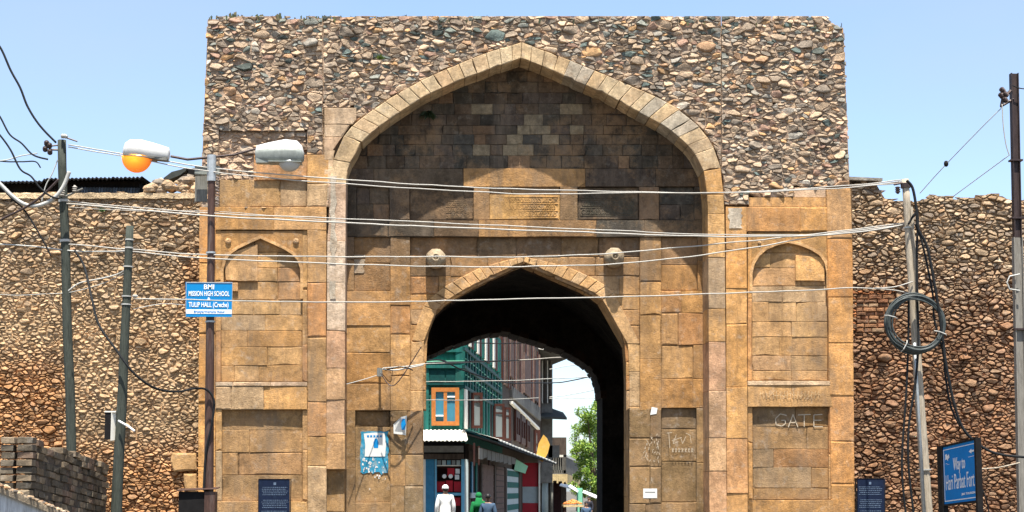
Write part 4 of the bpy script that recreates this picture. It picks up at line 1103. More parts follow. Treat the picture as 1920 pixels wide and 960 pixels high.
# black junction cabinet at the foot of the lamp post
q0, q1 = P(335, 922, YC - .25), P(402, 1010, YC - .25)
cb = thing('cable_cabinet', 'black metal cable cabinet with open lid at the lamp post foot', 'cabinet', ((q0.x + q1.x) / 2, q0.y, 0))
mb = MB(); mb.box((q0.x, q0.y, .3), (q0.x + .42, q0.y + .3, q0.z)); mb.build('case', 'black', cb)
mb = MB(); mb.box((q0.x + .425, q0.y - .02, .3), (q1.x, q0.y + .28, q0.z + .0)); mb.build('side_door', 'rust_steel', cb)
mb = MB(); mb.slab([(q0.x - .03, q0.y - .05, q0.z + .012), (q1.x + .03, q0.y - .05, q0.z + .04), (q1.x + .03, q0.y + .35, q0.z + .07), (q0.x - .03, q0.y + .35, q0.z + .04)], (0, 0, .012)); mb.build('lid', 'rust_steel', cb)
mb = MB()
for x in (q0.x + .04, q1.x - .04): mb.box((x - .025, q0.y + .03, 0), (x + .025, q0.y + .08, .3))
mb.build('legs', 'black', cb)

YD = -3.2
pD, aD, fD = pole('timber_utility_pole', 'pale timber pole carrying the big cable coil, before the right wall', 'wood_pale', [(1697, 336), (1739, 965)], YD, (.062, .10))
pD_d = (fD - aD).normalized()
band(pD, aD, fD, YD, 340, .085, 'dark_steel', .04, 'cap_band'); band(pD, aD, fD, YD, 420, .08, 'cable_grey', .014); band(pD, aD, fD, YD, 880, .115, 'cable_grey', .012)
mb = MB(); mb.tube([on_pole(aD, fD, YD, 640) + Vector((-.06, -.11, 0)), on_pole(aD, fD, YD, 700) + Vector((-.07, -.12, 0)), fD + Vector((-.10, -.13, 0))], .028, 10); mb.build('conduit', 'steel', pD, True)
mb = MB(); mb.obox(on_pole(aD, fD, YD, 480) + Vector((.055, -.075, 0)), (.022, 0, 0), (0, .012, 0), -pD_d * .9); mb.build('pale_batten', 'wood_pale', pD)
insulator(pD, P(1683, 350, YD), (0, 0, -1), s=.9); mb = MB(); mb.tube([P(1697, 342, YD), P(1676, 346, YD)], .02, 6); mb.build('bracket', 'dark_steel', pD)
YE = -2.2
# riveted I-section steel pole on the far right
a, b = P(1901, 138, YE), P(1918, 965, YE); d = b - a; foot = b + d * (b.z / -d.z)
pE = thing('steel_rail_pole', 'tall I-section steel pole, dark above and grey below', 'pole', (foot.x, foot.y, 0))
def ibeam(a, b, w, mat, nm):
    mb = MB(); dd = (b - a); c = (a + b) / 2; h = dd / 2
    mb.obox(c, (w * .5, 0, 0), (0, .006, 0), h); 
    for s in (-1, 1): mb.obox(c + Vector((s * w * .5, 0, 0)), (.008, 0, 0), (0, .06, 0), h)
    mb.build(nm, mat, pE)
m_ = a + (foot - a) * .33
ibeam(a, m_, .12, 'dark_steel', 'upper_shaft'); ibeam(m_, foot, .15, 'pole_grey', 'lower_shaft')
mb = MB(); mb.tube([P(1895, 170, YE - .1), P(1880, 186, YE - .15), P(1878, 198, YE - .15)], .03, 6); mb.tube([P(1900, 186, YE), P(1876, 200, YE)], .025, 6); mb.build('bracket', 'dark_steel', pE)
for (x, y) in ((1882, 172), (1888, 180), (1880, 182), (1887, 190)): insulator(pE, P(x, y, YE - .12), (-.6, -.6, .3), s=.9)
for y in (400, 290, 612):
    p = on_pole(a, foot, YE, y); mb = MB(); mb.obox(p, (.11, 0, 0), (0, .075, 0), (0, 0, .015)); mb.build('band', 'dark_steel', pE)
mb = MB(); mb.tube([P(1912, 514, YE - .1), P(1893, 518, YE - .1), P(1888, 530, YE - .1), P(1893, 542, YE - .1), P(1912, 545, YE - .1)], .014, 6); mb.build('hook', 'cable_grey', pE)

# ------------------------------------------------------------------ wires and cables
W = 'cable_white'
def wire(label, pts, r_, mat, Y=-3.0, name='overhead_wire', group='wires strung across the gateway', k=8):
    pp = [P(p[0], p[1], p[2] if len(p) > 2 else Y) for p in pts]; sp = smooth_pts(pp, k); sp = [p + Vector((0, 0, .016 * noise.noise(Vector((p.x * 1.9, p.z * 2, r_ * 900))))) for p in sp]; mb = MB(); mb.tube(sp, r_ * (.82 if mat == W else 1), 6)
    return single(mb, name, mat, pp[0], label, 'cable' if name != 'overhead_wire' else 'wire', group, True)
W = 'cable_white'
wire('topmost pale wire from the left pole head sagging to the timber pole top', [(128, 272), (240, 290), (396, 315), (648, 337), (900, 352), (1100, 357), (1320, 362), (1500, 355), (1692, 338)], .0135, W)
wire('second pale wire just below the topmost, dipping across the dark niche', [(128, 276), (240, 294), (396, 322), (648, 345), (900, 360), (1000, 364), (1130, 362), (1320, 362), (1520, 356), (1692, 344)], .0125, W, -3.06)
wire('pale wire passing just above the carved frieze, third from the top', [(125, 378), (396, 400), (648, 410), (850, 419), (1100, 430), (1330, 440), (1560, 438), (1697, 420)], .0125, W, -3.02)
wire('thicker pale twin wire under the carved frieze, fourth from the top', [(125, 382), (396, 405), (648, 418), (850, 427), (1100, 436), (1330, 443), (1560, 440), (1697, 421)], .017, W, -3.1)
wire('faint thin wire from the left pole across the lamp post collar', [(128, 388), (260, 396), (396, 396), (612, 412), (648, 411)], .007, W, -2.9)
wire('pale wire crossing above both stone bosses and rising right', [(126, 458), (248, 468), (400, 478), (648, 481), (820, 481), (980, 482), (1150, 474), (1320, 460), (1500, 442), (1697, 418)], .0135, W, -3.04)
wire('pale wire crossing below both stone bosses and rising right', [(248, 472), (400, 485), (648, 495), (820, 500), (980, 500), (1150, 495), (1320, 478), (1450, 458), (1560, 438), (1697, 422)], .0135, W, -3.08)
wire('pale wire drawn level through the top of the doorway arch', [(250, 560, -4.0), (440, 564, -3.6), (648, 567), (900, 562), (1200, 555), (1500, 545), (1605, 540), (1660, 542), (1705, 551)], .0135, W, -3.0)
wire('thin grey wire crossing low in front of the left wall', [(-20, 458), (60, 462), (126, 470), (180, 472), (246, 470, -3.9)], .012, 'cable_grey', -3.05)
wire('thin pale wire across the left wall to the short pole', [(-20, 552), (60, 552), (130, 548), (200, 528), (240, 508, -4)], .006, 'cable_grey', -3.05)
wire('slack pale wire draped between the two left poles', [(128, 545), (150, 530), (190, 522), (225, 512), (246, 496, -4.0)], .012, 'cable_grey', -3.5)
G2 = 'cables hanging about the left poles'; CB = 'cable_black'
wire('wavy black cable from the upper left edge down to the left pole head', [(-25, 60), (0, 88), (20, 132), (38, 165), (52, 200), (72, 232), (105, 268)], .020, CB, -3.4, 'hanging_cable', G2)
wire('black cable running from the left edge down to the insulators', [(-20, 190), (0, 219), (18, 252), (40, 268), (62, 290), (90, 298)], .016, CB, -3.4, 'hanging_cable', G2)
wire('black cable curving from the left edge past the tin roof', [(-20, 232), (0, 254), (20, 282), (38, 318), (58, 332), (74, 352), (95, 368), (112, 372)], .017, CB, -3.4, 'hanging_cable', G2)
wire('short grey cable stub running left from the insulators', [(-20, 302), (10, 300), (40, 292), (70, 288)], .010, 'cable_grey', -3.4, 'hanging_cable', G2)
wire('dark spliced cable end under the short grey stub', [(-20, 300), (10, 304), (40, 303), (66, 302), (76, 314)], .012, CB, -3.4, 'hanging_cable', G2)
wire('thick pale cable looping below the left pole head', [(-25, 320), (0, 345), (25, 370), (50, 385), (75, 385), (100, 372), (118, 350), (130, 322)], .034, 'cable_grey', -3.35, 'hanging_cable', G2)
wire('dark cable under the thick pale loop at the left edge', [(-25, 338), (0, 352), (24, 375), (48, 398), (80, 450), (96, 480)], .015, CB, -3.32, 'hanging_cable', G2)
wire('brown strut-like cable rising from the left edge to the pole', [(-20, 424), (10, 408), (52, 386), (80, 366), (110, 336)], .020, 'dark_steel', -3.38, 'hanging_cable', G2)
wire('thin green-grey cable dropping from insulators beside the left pole', [(108, 300), (98, 325), (86, 348), (78, 378)], .010, 'cable_grey', -3.3, 'hanging_cable', G2)
wire('long dark cable drooping from the left pole past the short pole', [(140, 470, -3.3), (158, 500, -3.4), (172, 560, -3.8), (186, 610, -4.0), (222, 662, -4.2), (255, 704, -4.2), (290, 728, -4.0), (330, 735, -3.6), (366, 729, -3.3), (388, 732, -3.15), (401, 752, -3.12), (398, 790, -3.12), (386, 850, -3.1), (382, 920, -3.1)], .019, 'cable_black', -3.2, 'hanging_cable', G2)
wire('thin twisted wires coming down to the lamp post at mid height', [(250, 580, -4), (300, 570, -3.6), (346, 572, -3.2)], .007, 'cable_grey', -3.2, 'hanging_cable', G2)
G3 = 'cables hanging about the timber pole'
wire('thick black cable looping from the timber pole top down to the right sign', [(1700, 338), (1711, 352), (1718, 390), (1722, 430), (1738, 462), (1750, 520), (1760, 580), (1768, 640), (1775, 690), (1790, 760), (1808, 806), (1840, 836), (1880, 853), (1935, 858)], .024, CB, -3.5, 'hanging_cable', G3)
wire('black cable running straight down beside the timber pole', [(1703, 420), (1720, 400), (1719, 470), (1720, 560), (1722, 640), (1716, 720), (1704, 800), (1704, 880), (1716, 985)], .020, CB, -3.35, 'hanging_cable', G3)
wire('black cable hanging left of the timber pole below the coil', [(1704, 560), (1703, 640), (1699, 740), (1692, 840), (1692, 900), (1701, 985)], .019, CB, -3.35, 'hanging_cable', G3)
wire('second black cable leaving the timber pole for the ground', [(1716, 420), (1728, 452), (1741, 510), (1750, 560), (1752, 600), (1768, 660), (1772, 700), (1782, 760), (1800, 800)], .018, CB, -3.42, 'hanging_cable', G3)
wire('thin brown rope tied from timber pole to rail pole', [(1838, 880), (1870, 876), (1912, 868)], .012, 'wood_pale', -3.0, 'hanging_cable', G3)
wire('pale strap stub tied level round the timber pole above the coil', [(1640, 540), (1680, 537), (1712, 528)], .014, 'cable_white', -3.3, 'hanging_cable', G3)
wire('cable slanting down behind the right blue sign', [(1836, 905), (1850, 940), (1858, 985)], .013, CB, -3.2, 'hanging_cable', G3)
wire('black service cable from the timber pole head to the gateway corner', [(1590, 349, .2), (1640, 347, -1.5), (1692, 341, -3.2)], .018, 'cable_grey', -3, 'hanging_cable', G3)
wire('thin guy wire rising to the rail pole with a dark insulator on it', [(1725, 362, .8), (1775, 306, -.8), (1877, 203, -2.3)], .008, 'cable_grey', 0, 'guy_wire', 'guy wires of the rail pole', 3)
wire('lower thin guy wire from the wall top to the rail pole', [(1780, 374, .8), (1840, 330, -.8), (1893, 291, -2.2)], .008, 'cable_grey', 0, 'guy_wire', 'guy wires of the rail pole', 3)
c = P(1774, 307, -.8); mb = MB(); mb.ellipsoid(c, (.045, .045, .06), 10, 8); single(mb, 'guy_insulator', 'black', c, 'small dark egg insulator on the upper guy wire', 'insulator', smooth=True)
wire('pale insulated tail hanging from the rail pole bracket', [(1879, 196), (1881, 235), (1886, 270), (1892, 290)], .012, 'cable_white', -2.4, 'hanging_cable', G3)
wire('black line running off right from the rail pole head', [(1898, 160), (1915, 166), (1945, 168)], .010, CB, -2.3, 'hanging_cable', G3)
# coil of cable hung on the timber pole
c = P(1715, 607, YD - .2); mb = MB(); r = random.Random(4); D_px = (YD - .2 + 30) / 3000
for k in range(17):
    R_ = (57.5 - 11 * r.random()) * D_px; ox, oz = r.uniform(-2.5, 2.5) * D_px, r.uniform(-3, 1) * D_px; el = r.uniform(.93, 1.0); ph = r.uniform(0, 6.28)
    pts = [c + Vector((ox + R_ * math.cos(t) , -.10 + .07 * (k / 13) + .02 * math.sin(2 * t + ph), oz + R_ * el * math.sin(t + .0) + .012 * math.sin(3 * t + ph))) for t in [2 * math.pi * i / 40 for i in range(41)]]
    mb.tube(pts, .0155, 6, False)
single(mb, 'cable_coil', paint_mat('coil_cable', (.04, .048, .045), .5, .3, (.12, .125, .12), .35, 12), c, 'big round coil of dark grey cable hung on the timber pole', 'cable coil', smooth=True)
mb = MB()
for an in (2.9, 4.2, 5.9): 
    e = c + Vector((49 * D_px * math.cos(an), -.08, 49 * D_px * math.sin(an))); t = Vector((math.cos(an), 0, math.sin(an))); mb.tube([e - t * .1, e - t * .04 + Vector((0, -.09, 0)), e + t * .08 + Vector((0, -.09, 0)), e + t * .12], .009, 5)
single(mb, 'coil_tie', 'cable_grey', c, 'pale ties binding the big cable coil', 'tie')

# ------------------------------------------------------------------ signs
Y0 = -3.13
def rect_px(x0, y0, x1, y1, Y): return [P(x0, y1, Y), P(x1, y1, Y), P(x1, y0, Y), P(x0, y0, Y)]
q = rect_px(348, 529, 435, 594, Y0); cen_ = (q[0] + q[2]) / 2; Wd = (q[1] - q[0]).length; Hd = (q[3] - q[0]).length
sg = thing('school_sign', 'blue enamel school sign with white lettering on the lamp post', 'sign', cen_)
mb = MB(); mb.slab(q, (0, .02, 0)); mb.build('board', 'sign_blue', sg)
mb = MB(); t_ = .012
mb.box((q[0].x, Y0 - .008, q[3].z - t_), (q[1].x, Y0 - .001, q[3].z + .002)); mb.box((q[0].x, Y0 - .008, q[0].z), (q[0].x + .006, Y0 - .001, q[3].z - t_)); mb.box((q[1].x - .006, Y0 - .008, q[0].z), (q[1].x, Y0 - .001, q[3].z - t_)); mb.build('rim', 'steel', sg)
mb = MB(); mb.box((q[0].x + .008, Y0 - .004, q[0].z + Hd * .09), (q[1].x - .008, Y0 - .0005, q[0].z + Hd * .215)); mb.build('white_strip', 'white', sg)
mb = MB(); X, Z = (1, 0, 0), (0, 0, 1)
put_text(mb, 'BMI', .115, (cen_.x - .0, Y0 - .005, q[0].z + Hd * .86), X, Z, .002, .17, .002)
put_text(mb, 'MISSION HIGH SCHOOL', .115, (cen_.x - .0, Y0 - .005, q[0].z + Hd * .665), X, Z, .002, Wd * .88, .002)
put_text(mb, '&', .07, (cen_.x, Y0 - .005, q[0].z + Hd * .515), X, Z, .002, None, .003)
put_text(mb, 'TULIP HALL (Creche)', .115, (cen_.x, Y0 - .005, q[0].z + Hd * .345), X, Z, .002, Wd * .86, .002)
mb.build('lettering', 'white', sg)
mb = MB(); put_text(mb, 'Bhatyarmohalla Road', .05, (cen_.x + .01, Y0 - .0065, q[0].z + Hd * .15), X, Z, .001, Wd * .66, .001); mb.build('small_lettering', 'sign_blue2', sg)

YL, YR = -3.7, -5.2
q = [P(1771, 946, YL), P(1833, 938, YR), P(1833, 823, YR), P(1771, 839, YL)]; cen_ = (q[0] + q[2]) / 2
ux = (q[1] - q[0]); uy = (q[3] - q[0]); uxn = ux.normalized(); uyn = Vector((0, 0, 1)); nn = uxn.cross(uyn).normalized()
if nn.y > 0: nn = -nn
sg = thing('direction_sign', 'blue board reading Way to Hari Parbat Fort in a black frame', 'sign', (cen_.x, cen_.y, 0))
def on(u, v, o=0.0): return q[0] + ux * u + Vector((0, 0, uy.z)) * v + nn * o
mb = MB(); mb.slab([on(0, 0), on(1, 0), on(1, 1), on(0, 1)], -nn * .03); mb.build('board', 'sign_blue2', sg)
W_ = ux.length; H_ = uy.z
for nm, (u0, v0, u1, v1) in {'frame_bar': (-.03, -.03, 1.03, 0), 'frame_bar.001': (-.03, 1, 1.03, 1.03)}.items():
    mb = MB(); mb.slab([on(u0, v0, .02), on(u1, v0, .02), on(u1, v1, .02), on(u0, v1, .02)], -nn * .07); mb.build('frame_bar', 'black', sg)
for u0, u1 in ((-.14, 0), (1, 1.05)):
    mb = MB(); a_, b_ = on(u0, 1.03, .03), on(u1, 1.03, .03); mb.slab([(a_.x, a_.y, 0), (b_.x, b_.y, 0), b_, a_], -nn * .09); mb.build('post', 'black', sg)
mb = MB()
for (u0, v0, u1, v1) in ((.02, .045, .98, .06), (.02, .94, .98, .952), (.02, .06, .032, .94), (.968, .06, .98, .94)):
    mb.slab([on(u0, v0, .004), on(u1, v0, .004), on(u1, v1, .004), on(u0, v1, .004)], -nn * .0035)
mb.build('border_line', 'white', sg)
mb = MB()
put_text(mb, 'Way to', H_ * .20, on(.50, .66, .005), uxn, uyn, .002, W_ * .36, .001, 1.5)
vs_ = len(mb.v); put_text(mb, 'Hari Parbat Fort', H_ * .20, on(.5, .355, .005), uxn, uyn, .002, W_ * .86, -.001, 1.9)
put_text(mb, 'J&K TOURISM', H_ * .05, on(.75, .135, .005), uxn, uyn, .001, W_ * .40, .001)
def poly_on(pts, o=.006):
    f = [on(a, b, o) for a, b in pts]; mb.add(f, [tuple(range(len(f)))])
poly_on([(.80, .83), (.88, .87), (.88, .845), (.95, .845), (.95, .815), (.88, .815), (.88, .79)])
poly_on([(.08, .86), (.13, .87), (.14, .83), (.19, .86), (.21, .80), (.16, .77), (.17, .74), (.12, .78), (.08, .77)])
poly_on([(.78, .735), (.95, .74), (.95, .747), (.78, .742)]); poly_on([(.08, .70), (.14, .70), (.14, .706), (.08, .706)]); poly_on([(.12, .68), (.20, .68), (.20, .686), (.12, .686)])
# tall letters like the photograph's: stretch the two big lines upwards
mb.build('lettering', 'white', sg)

def plaque(x0, y0, x1, y1, Y, label):
    q = rect_px(x0, y0, x1, y1, Y); root = thing('information_plaque', label, 'plaque', ((q[0].x + q[1].x) / 2, Y, 0), 'navy heritage plaques before the gateway')
    mb = MB(); mb.slab(q, (0, .05, 0)); mb.build('board', 'plaque', root)
    mb = MB(); Wp, Hp = (q[1].x - q[0].x), (q[3].z - q[0].z); r = random.Random(int(x0))
    for row in range(26):
        z = q[3].z - Hp * (.14 + .031 * row) ; x = q[0].x + Wp * r.uniform(.07, .14); xe = q[1].x - Wp * r.uniform(.06, .16)
        if row in (5, 6, 12): continue
        while x < xe:
            L = Wp * r.uniform(.02, .07); mb.box((x, Y - .003, z), (min(x + L, xe), Y - .0005, z + Hp * .011)); x += L + Wp * .018
    mb.box((q[0].x + Wp * .46, Y - .004, q[3].z - Hp * .095), (q[0].x + Wp * .54, Y - .0005, q[3].z - Hp * .05)); mb.build('engraved_lines', 'plaque_text', root)
    for x in (q[0].x + .06, q[1].x - .1):
        mb = MB(); mb.box((x, Y + .055, 0), (x + .04, Y + .09, q[3].z - .05)); mb.build('leg', 'dark_steel', root)
    mb = MB(); t = .012
    mb.box((q[0].x - t, Y - .006, q[3].z), (q[1].x + t, Y + .056, q[3].z + t)); mb.box((q[0].x - t, Y - .006, q[0].z), (q[0].x, Y + .056, q[3].z)); mb.box((q[1].x, Y - .006, q[0].z), (q[1].x + t, Y + .056, q[3].z)); mb.build('frame', 'black', root)
plaque(484, 899, 543, 1010, -.35, 'navy plaque with rows of small lettering before the left tower')
plaque(1608, 898, 1660, 1010, -.35, 'navy plaque with rows of small lettering before the right wall')

# posters and chalk
def flat(mb, pts, Y, d=.004): 
    f = [P(x, y, Y) for x, y in pts]; mb.slab(f, (0, d, 0))
YP = NY + .088
r = random.Random(19)
mb = MB(); pts = []
for i in range(44):
    t = i / 44 * 4
    if t < 1: p = (676 + 52 * t, 809)
    elif t < 2: p = (728, 809 + 78 * (t - 1))
    elif t < 3: p = (728 - 50 * (t - 2), 887)
    else: p = (677, 887 - 78 * (t - 3))
    pts.append((p[0] + r.uniform(-2.5, 1.5), p[1] + (r.uniform(-1, 1) if p[1] < 830 else r.uniform(-5, 5))))
f = [P(x, y, YP) for x, y in pts]; mb.add(f, [tuple(range(len(f)))]); mb.build('blue_paint_patch', 'blue_paint', GATE)
pr = thing('wall_poster', 'torn white poster with blue figure pasted on blue painted patch', 'poster', P(703, 850, YP - .005))
mb = MB(); flat(mb, [(684, 856), (722, 856), (724, 832), (721, 812), (703, 811), (682, 813), (685, 835)], YP - .008); mb.build('sheet', 'paper', pr)
mb = MB(); cx_, cy_ = 705, 831
flat(mb, [(cx_ - 4, cy_ + 9), (cx_ + 4, cy_ + 9), (cx_ + 5, cy_ - 1), (cx_ + 2, cy_ - 9), (cx_ - 2, cy_ - 9), (cx_ - 5, cy_ - 1)], YP - .010, .001)
for i in range(5): flat(mb, [(688 + i * 6, 820), (692 + i * 6, 820), (692 + i * 6, 816), (688 + i * 6, 816)], YP - .010, .001)
mb.build('blue_print', 'sign_blue', pr)
mb = MB()
for _ in range(30):
    x, y = r.uniform(678, 724), r.uniform(858, 886); w_ = r.uniform(1.5, 5); flat(mb, [(x, y + r.uniform(1, 4)), (x + w_, y + r.uniform(1, 4)), (x + w_ * .8, y), (x + 1, y - 1)], YP - .004, .001)
for _ in range(7):
    x, y = r.uniform(690, 722), r.uniform(888, 918); w_ = r.uniform(1.5, 4); flat(mb, [(x, y + r.uniform(1, 4)), (x + w_, y + r.uniform(1, 4)), (x + w_ * .8, y), (x + 1, y - 1)], YP - .004, .001)
mb.build('paper_scraps', 'paper', GATE)
YQ = NY - .03
pr = thing('hanging_poster', 'white poster with blue figure fixed at an angle beside the doorway', 'poster', P(750, 800, YQ))
mb = MB(); f = [P(738, 813, YQ), P(761, 816, YQ - .05), P(763, 779, YQ - .12), P(752, 782, YQ - .12), P(738, 795, YQ)]; mb.slab(f, (0, .012, 0)); mb.build('sheet', 'paper', pr)
mb = MB(); f = [P(x, y, YQ - .14) for x, y in ((753, 806), (759, 806), (761, 796), (759, 785), (754, 785), (752, 796))]; mb.slab(f, (0, .002, 0)); mb.build('blue_print', 'sign_blue', pr)
mb = MB(); flat(mb, [(1206, 934), (1232, 934), (1232, 916), (1206, 916)], NY - .004); pb = P(1219, 925, NY); o = mb.build('paper_notice', 'paper', None, off=pb); tag(o, 'small white notice pasted low to the right of the doorway', 'notice')
mb = MB()
for k in range(9): flat(mb, [(1210 + k * 2.1, 924), (1211.4 + k * 2.1, 924), (1211.4 + k * 2.1, 922), (1210 + k * 2.1, 922)], NY - .006, .001)
mb.build('printed_line', 'black', o)
mb = MB(); flat(mb, [(1219, 778), (1231, 776), (1233, 765), (1222, 763)], NY - .004); tag(mb.build('paper_scrap', 'paper', None, off=P(1225, 770, NY)), 'torn white paper scrap above chalk marks right of the doorway', 'paper')
def strokes(name, lines, Y, w, mat='chalk'):
    mb = MB(); mb.col = lin(206, 172, 128)
    for L in lines:
        for a_, b_ in zip(L[:-1], L[1:]):
            p0, p1 = P(*a_, Y), P(*b_, Y); d = (p1 - p0); s = Vector((-d.z, 0, d.x)).normalized() * w * .5
            mb.add([p0 - s, p1 - s, p1 + s, p0 + s], [(0, 1, 2, 3)])
    o = mb.build(name, mat, GATE); o['kind'] = 'stuff'; return o
strokes('chalk_lettering', [[(1475, 779), (1463, 776), (1454, 785), (1455, 796), (1466, 799), (1473, 794), (1472, 788), (1465, 788)], [(1478, 801), (1487, 777), (1496, 801)], [(1481, 792), (1494, 792)], [(1496, 778), (1520, 777)], [(1508, 778), (1508, 800)], [(1542, 777), (1526, 778), (1526, 800), (1543, 800)], [(1526, 788), (1540, 788)]], .095, .018)
L = []
for _ in range(34):
    x, y = r.uniform(1208, 1236), r.uniform(808, 866); L.append([(x, y), (x + r.uniform(-4, 4), y + r.uniform(2, 6))])
L += [[(1254, 812), (1256, 840)], [(1250, 812), (1260, 811)], [(1268, 815), (1262, 832), (1272, 828)], [(1276, 820), (1280, 832), (1286, 818)], [(1286, 812), (1294, 816), (1296, 830)], [(1260, 826), (1278, 820)]]
x = 1260
for k in range(7): L += [[(x, 840), (x + 3, 848)], [(x + 3, 840), (x, 848)], [(x, 844), (x + 4, 843)]]; x += 6
L += [[(1211, 896), (1211, 902)], [(1222, 895), (1222, 902)]]
strokes('chalk_scribble', L, NY - .012, .010)
x = 1425; L = []
for k in range(18): L.append([(x, 748), (x + r.uniform(-3, 3), 733)]); L.append([(x, r.uniform(735, 745)), (x + 6, r.uniform(735, 745))]); x += 6.4
strokes('faint_engraving', L, -.014, .010, 'sandstone')

# little bracket with wires on the left of the doorway; its wires cast the branching shadow
bk = thing('wire_bracket', 'old grey insulator bracket with wires left of the doorway', 'bracket', P(712, 700, NY))
mb = MB(); c = P(712, 698, NY - .3); mb.tube([P(712, 702, NY + .02), P(712, 700, NY - .34)], .025, 7); mb.obox(c, (.05, 0, 0), (0, .05, 0), (0, 0, .08)); mb.build('arm', 'wood_grey', bk)
def bw(pts, r_=.008, mat='cable_grey'):
    mb = MB(); mb.tube(smooth_pts([P(*p) for p in pts], 6), r_, 5); mb.build('wire', mat, bk)
bw([(716, 692, NY - .3), (740, 694, NY - .32), (765, 690, NY - .3), (794, 684, NY - .25)], .014, 'cable_grey')
bw([(718, 690, NY - .32), (745, 688, NY - .36), (770, 686, NY - .3), (796, 682, NY - .25)], .009)
bw([(796, 682, NY - .25), (860, 680, NY + 1), (930, 678, NY + 2.5)], .009)
bw([(706, 704, NY - .3), (680, 712, NY - .5), (650, 720, NY - .75)], .007)
bw([(716, 700, NY - .28), (732, 716, NY - .2), (736, 690, NY - .3)], .007, 'cable_black')
bw([(722, 694, NY - .36), (752, 688, NY - .5), (774, 694, NY - .34)], .012, 'cable_black')
bw([(714, 700, NY - .42), (740, 722, NY - .5), (790, 650, NY - .5)], .010, 'dark_steel')
G5 = 'wires seen through the dark passage'
wire('bright wire nearest the ceiling seen through the passage', [(880, 643, 11.4), (930, 644, 11.6), (981, 643, 11.8)], .018, W, 0, 'overhead_wire', G5)
wire('bright wire sagging across the green house front', [(790, 680, 11.2), (880, 678, 11.8), (960, 676, 12.2), (1056, 670, 13)], .022, W, 0, 'overhead_wire', G5)
wire('thin wire level with the orange window head', [(780, 716, 13), (900, 715, 14), (1000, 712, 15), (1108, 706, 16)], .013, 'cable_grey', 0, 'overhead_wire', G5)
wire('thin wire crossing the orange window panes', [(780, 750, 13), (900, 750, 14), (1010, 746, 15)], .011, 'cable_grey', 0, 'overhead_wire', G5)
wire('dark bundled cable sagging from the house to the right sky gap', [(794, 677, 13), (830, 676, 14), (868, 694, 15), (940, 716, 18), (1010, 718, 25), (1060, 716, 30), (1103, 707, 30)], .022, CB, 0, 'overhead_wire', G5)
wire('thin line high in the sky gap beyond the passage', [(1030, 692, 40), (1080, 684, 40), (1120, 680, 40)], .02, 'cable_grey', 0, 'overhead_wire', G5)
wire('thin line halfway down the sky gap beyond the passage', [(1030, 745, 40), (1080, 738, 40), (1125, 729, 40)], .02, 'cable_grey', 0, 'overhead_wire', G5)
wire('lowest thin line in the sky gap beyond the passage', [(1030, 747, 45), (1125, 747, 45)], .02, 'cable_grey', 0, 'overhead_wire', G5)

# ------------------------------------------------------------------ tin roof and odds behind the left wall
tr = thing('tin_roof_shed', 'low dark shed roof of corrugated tin above the left wall', 'shed', P(130, 380, 3.5))
mb = MB(); n = 140; ra, rb = [], []
A0, A1 = P(-60, 337, 2.8), P(266, 332, 2.8)
for i in range(n + 1):
    t = i / n; p = A0 + (A1 - A0) * t; z = .02 * math.sin(i * 1.9) + .015 * noise.noise(Vector((i * .21, 0, 0))) - (.05 if t < .43 else 0)
    ra.append((p.x, 2.8, p.z + z)); rb.append((p.x, 6.5, p.z + z + .25))
mb.add(ra + rb + [(a, b, c - .035) for a, b, c in ra], [(i, i + 1, n + 2 + i, n + 1 + i) for i in range(n)] + [(i, i + 1, 2 * n + 3 + i, 2 * n + 2 + i) for i in range(n)]); mb.build('roof_sheet', 'black', tr)
mb = MB(); q = rect_px(-60, 366, 262, 340, 3.2); mb.slab(q, (0, 2.5, 0)); mb.build('shed_front', 'black', tr)
mb = MB(); n = 90; a, b = P(145, 351, 3.05), P(262, 350, 3.05); lo = P(145, 362, 3.05).z; v = []
for i in range(n + 1):
    t = i / n; x = a.x + (b.x - a.x) * t; v += [(x, 3.05 + .02 * math.sin(i * 1.5), a.z), (x, 3.02 + .02 * math.sin(i * 1.5), lo - .1)]
mb.add(v, [(2 * i, 2 * i + 2, 2 * i + 3, 2 * i + 1) for i in range(n)]); mb.build('tin_sheet', 'roof_tin', tr)
c = P(345, 332, 1.0); mb = MB(); pts = [(306, 334), (322, 322), (338, 318), (350, 314), (348, 320), (338, 328), (318, 336)]; mb.slab([P(x, y, .9) for x, y in pts][::-1], (0, .5, 0)); single(mb, 'tarpaulin', 'tarp', c, 'crumpled dark tarpaulin lying on the heap of loose stones', 'tarpaulin')
mb = MB(); mb.slab([P(x, y, 1.1) for x, y in ((336, 325), (352, 316), (372, 314), (373, 330), (352, 326))][::-1], (0, .4, 0)); single(mb, 'dark_sheet', 'black', P(355, 325, 1.1), 'black sheet propped against the gateway corner above the wall', 'sheet')

# ------------------------------------------------------------------ brick stack wall, lower left
bwroot = thing('brick_wall', 'low wall of grey weathered bricks with broken top, lower left', 'wall', (-5.4, -5, 0))
r = random.Random(33); SLOPE = -.075
Pa = P(72, 820, -7.0); Pb_ = P(205, 885, -3.0); Xa, Xb = Pa.x, Pb_.x
GB = [lin(112, 98, 80), lin(126, 110, 90), lin(98, 88, 74), lin(134, 118, 96), lin(118, 98, 82), lin(92, 84, 72)]
def brick(cx_, cy_, cz, ax, ay, az, colr, root):
    mb = MB(); mb.col = colr; e = .82; j = lambda: r.uniform(.86, 1.05)
    c = Vector((cx_, cy_, cz)); ax, ay, az = Vector(ax), Vector(ay), Vector(az); rings = []
    for (t, s) in ((-1, .86), (-.86, 1), (.86, 1), (1, .86)):
        rings.append([c + az * t * 1.0 + ax * (u * s) * j() + ay * (v * s) * j() for u, v in ((-1, -1), (1, -1), (1, 1), (-1, 1))])
    mb.loft(rings); mb.build('brick', 'brick', root)
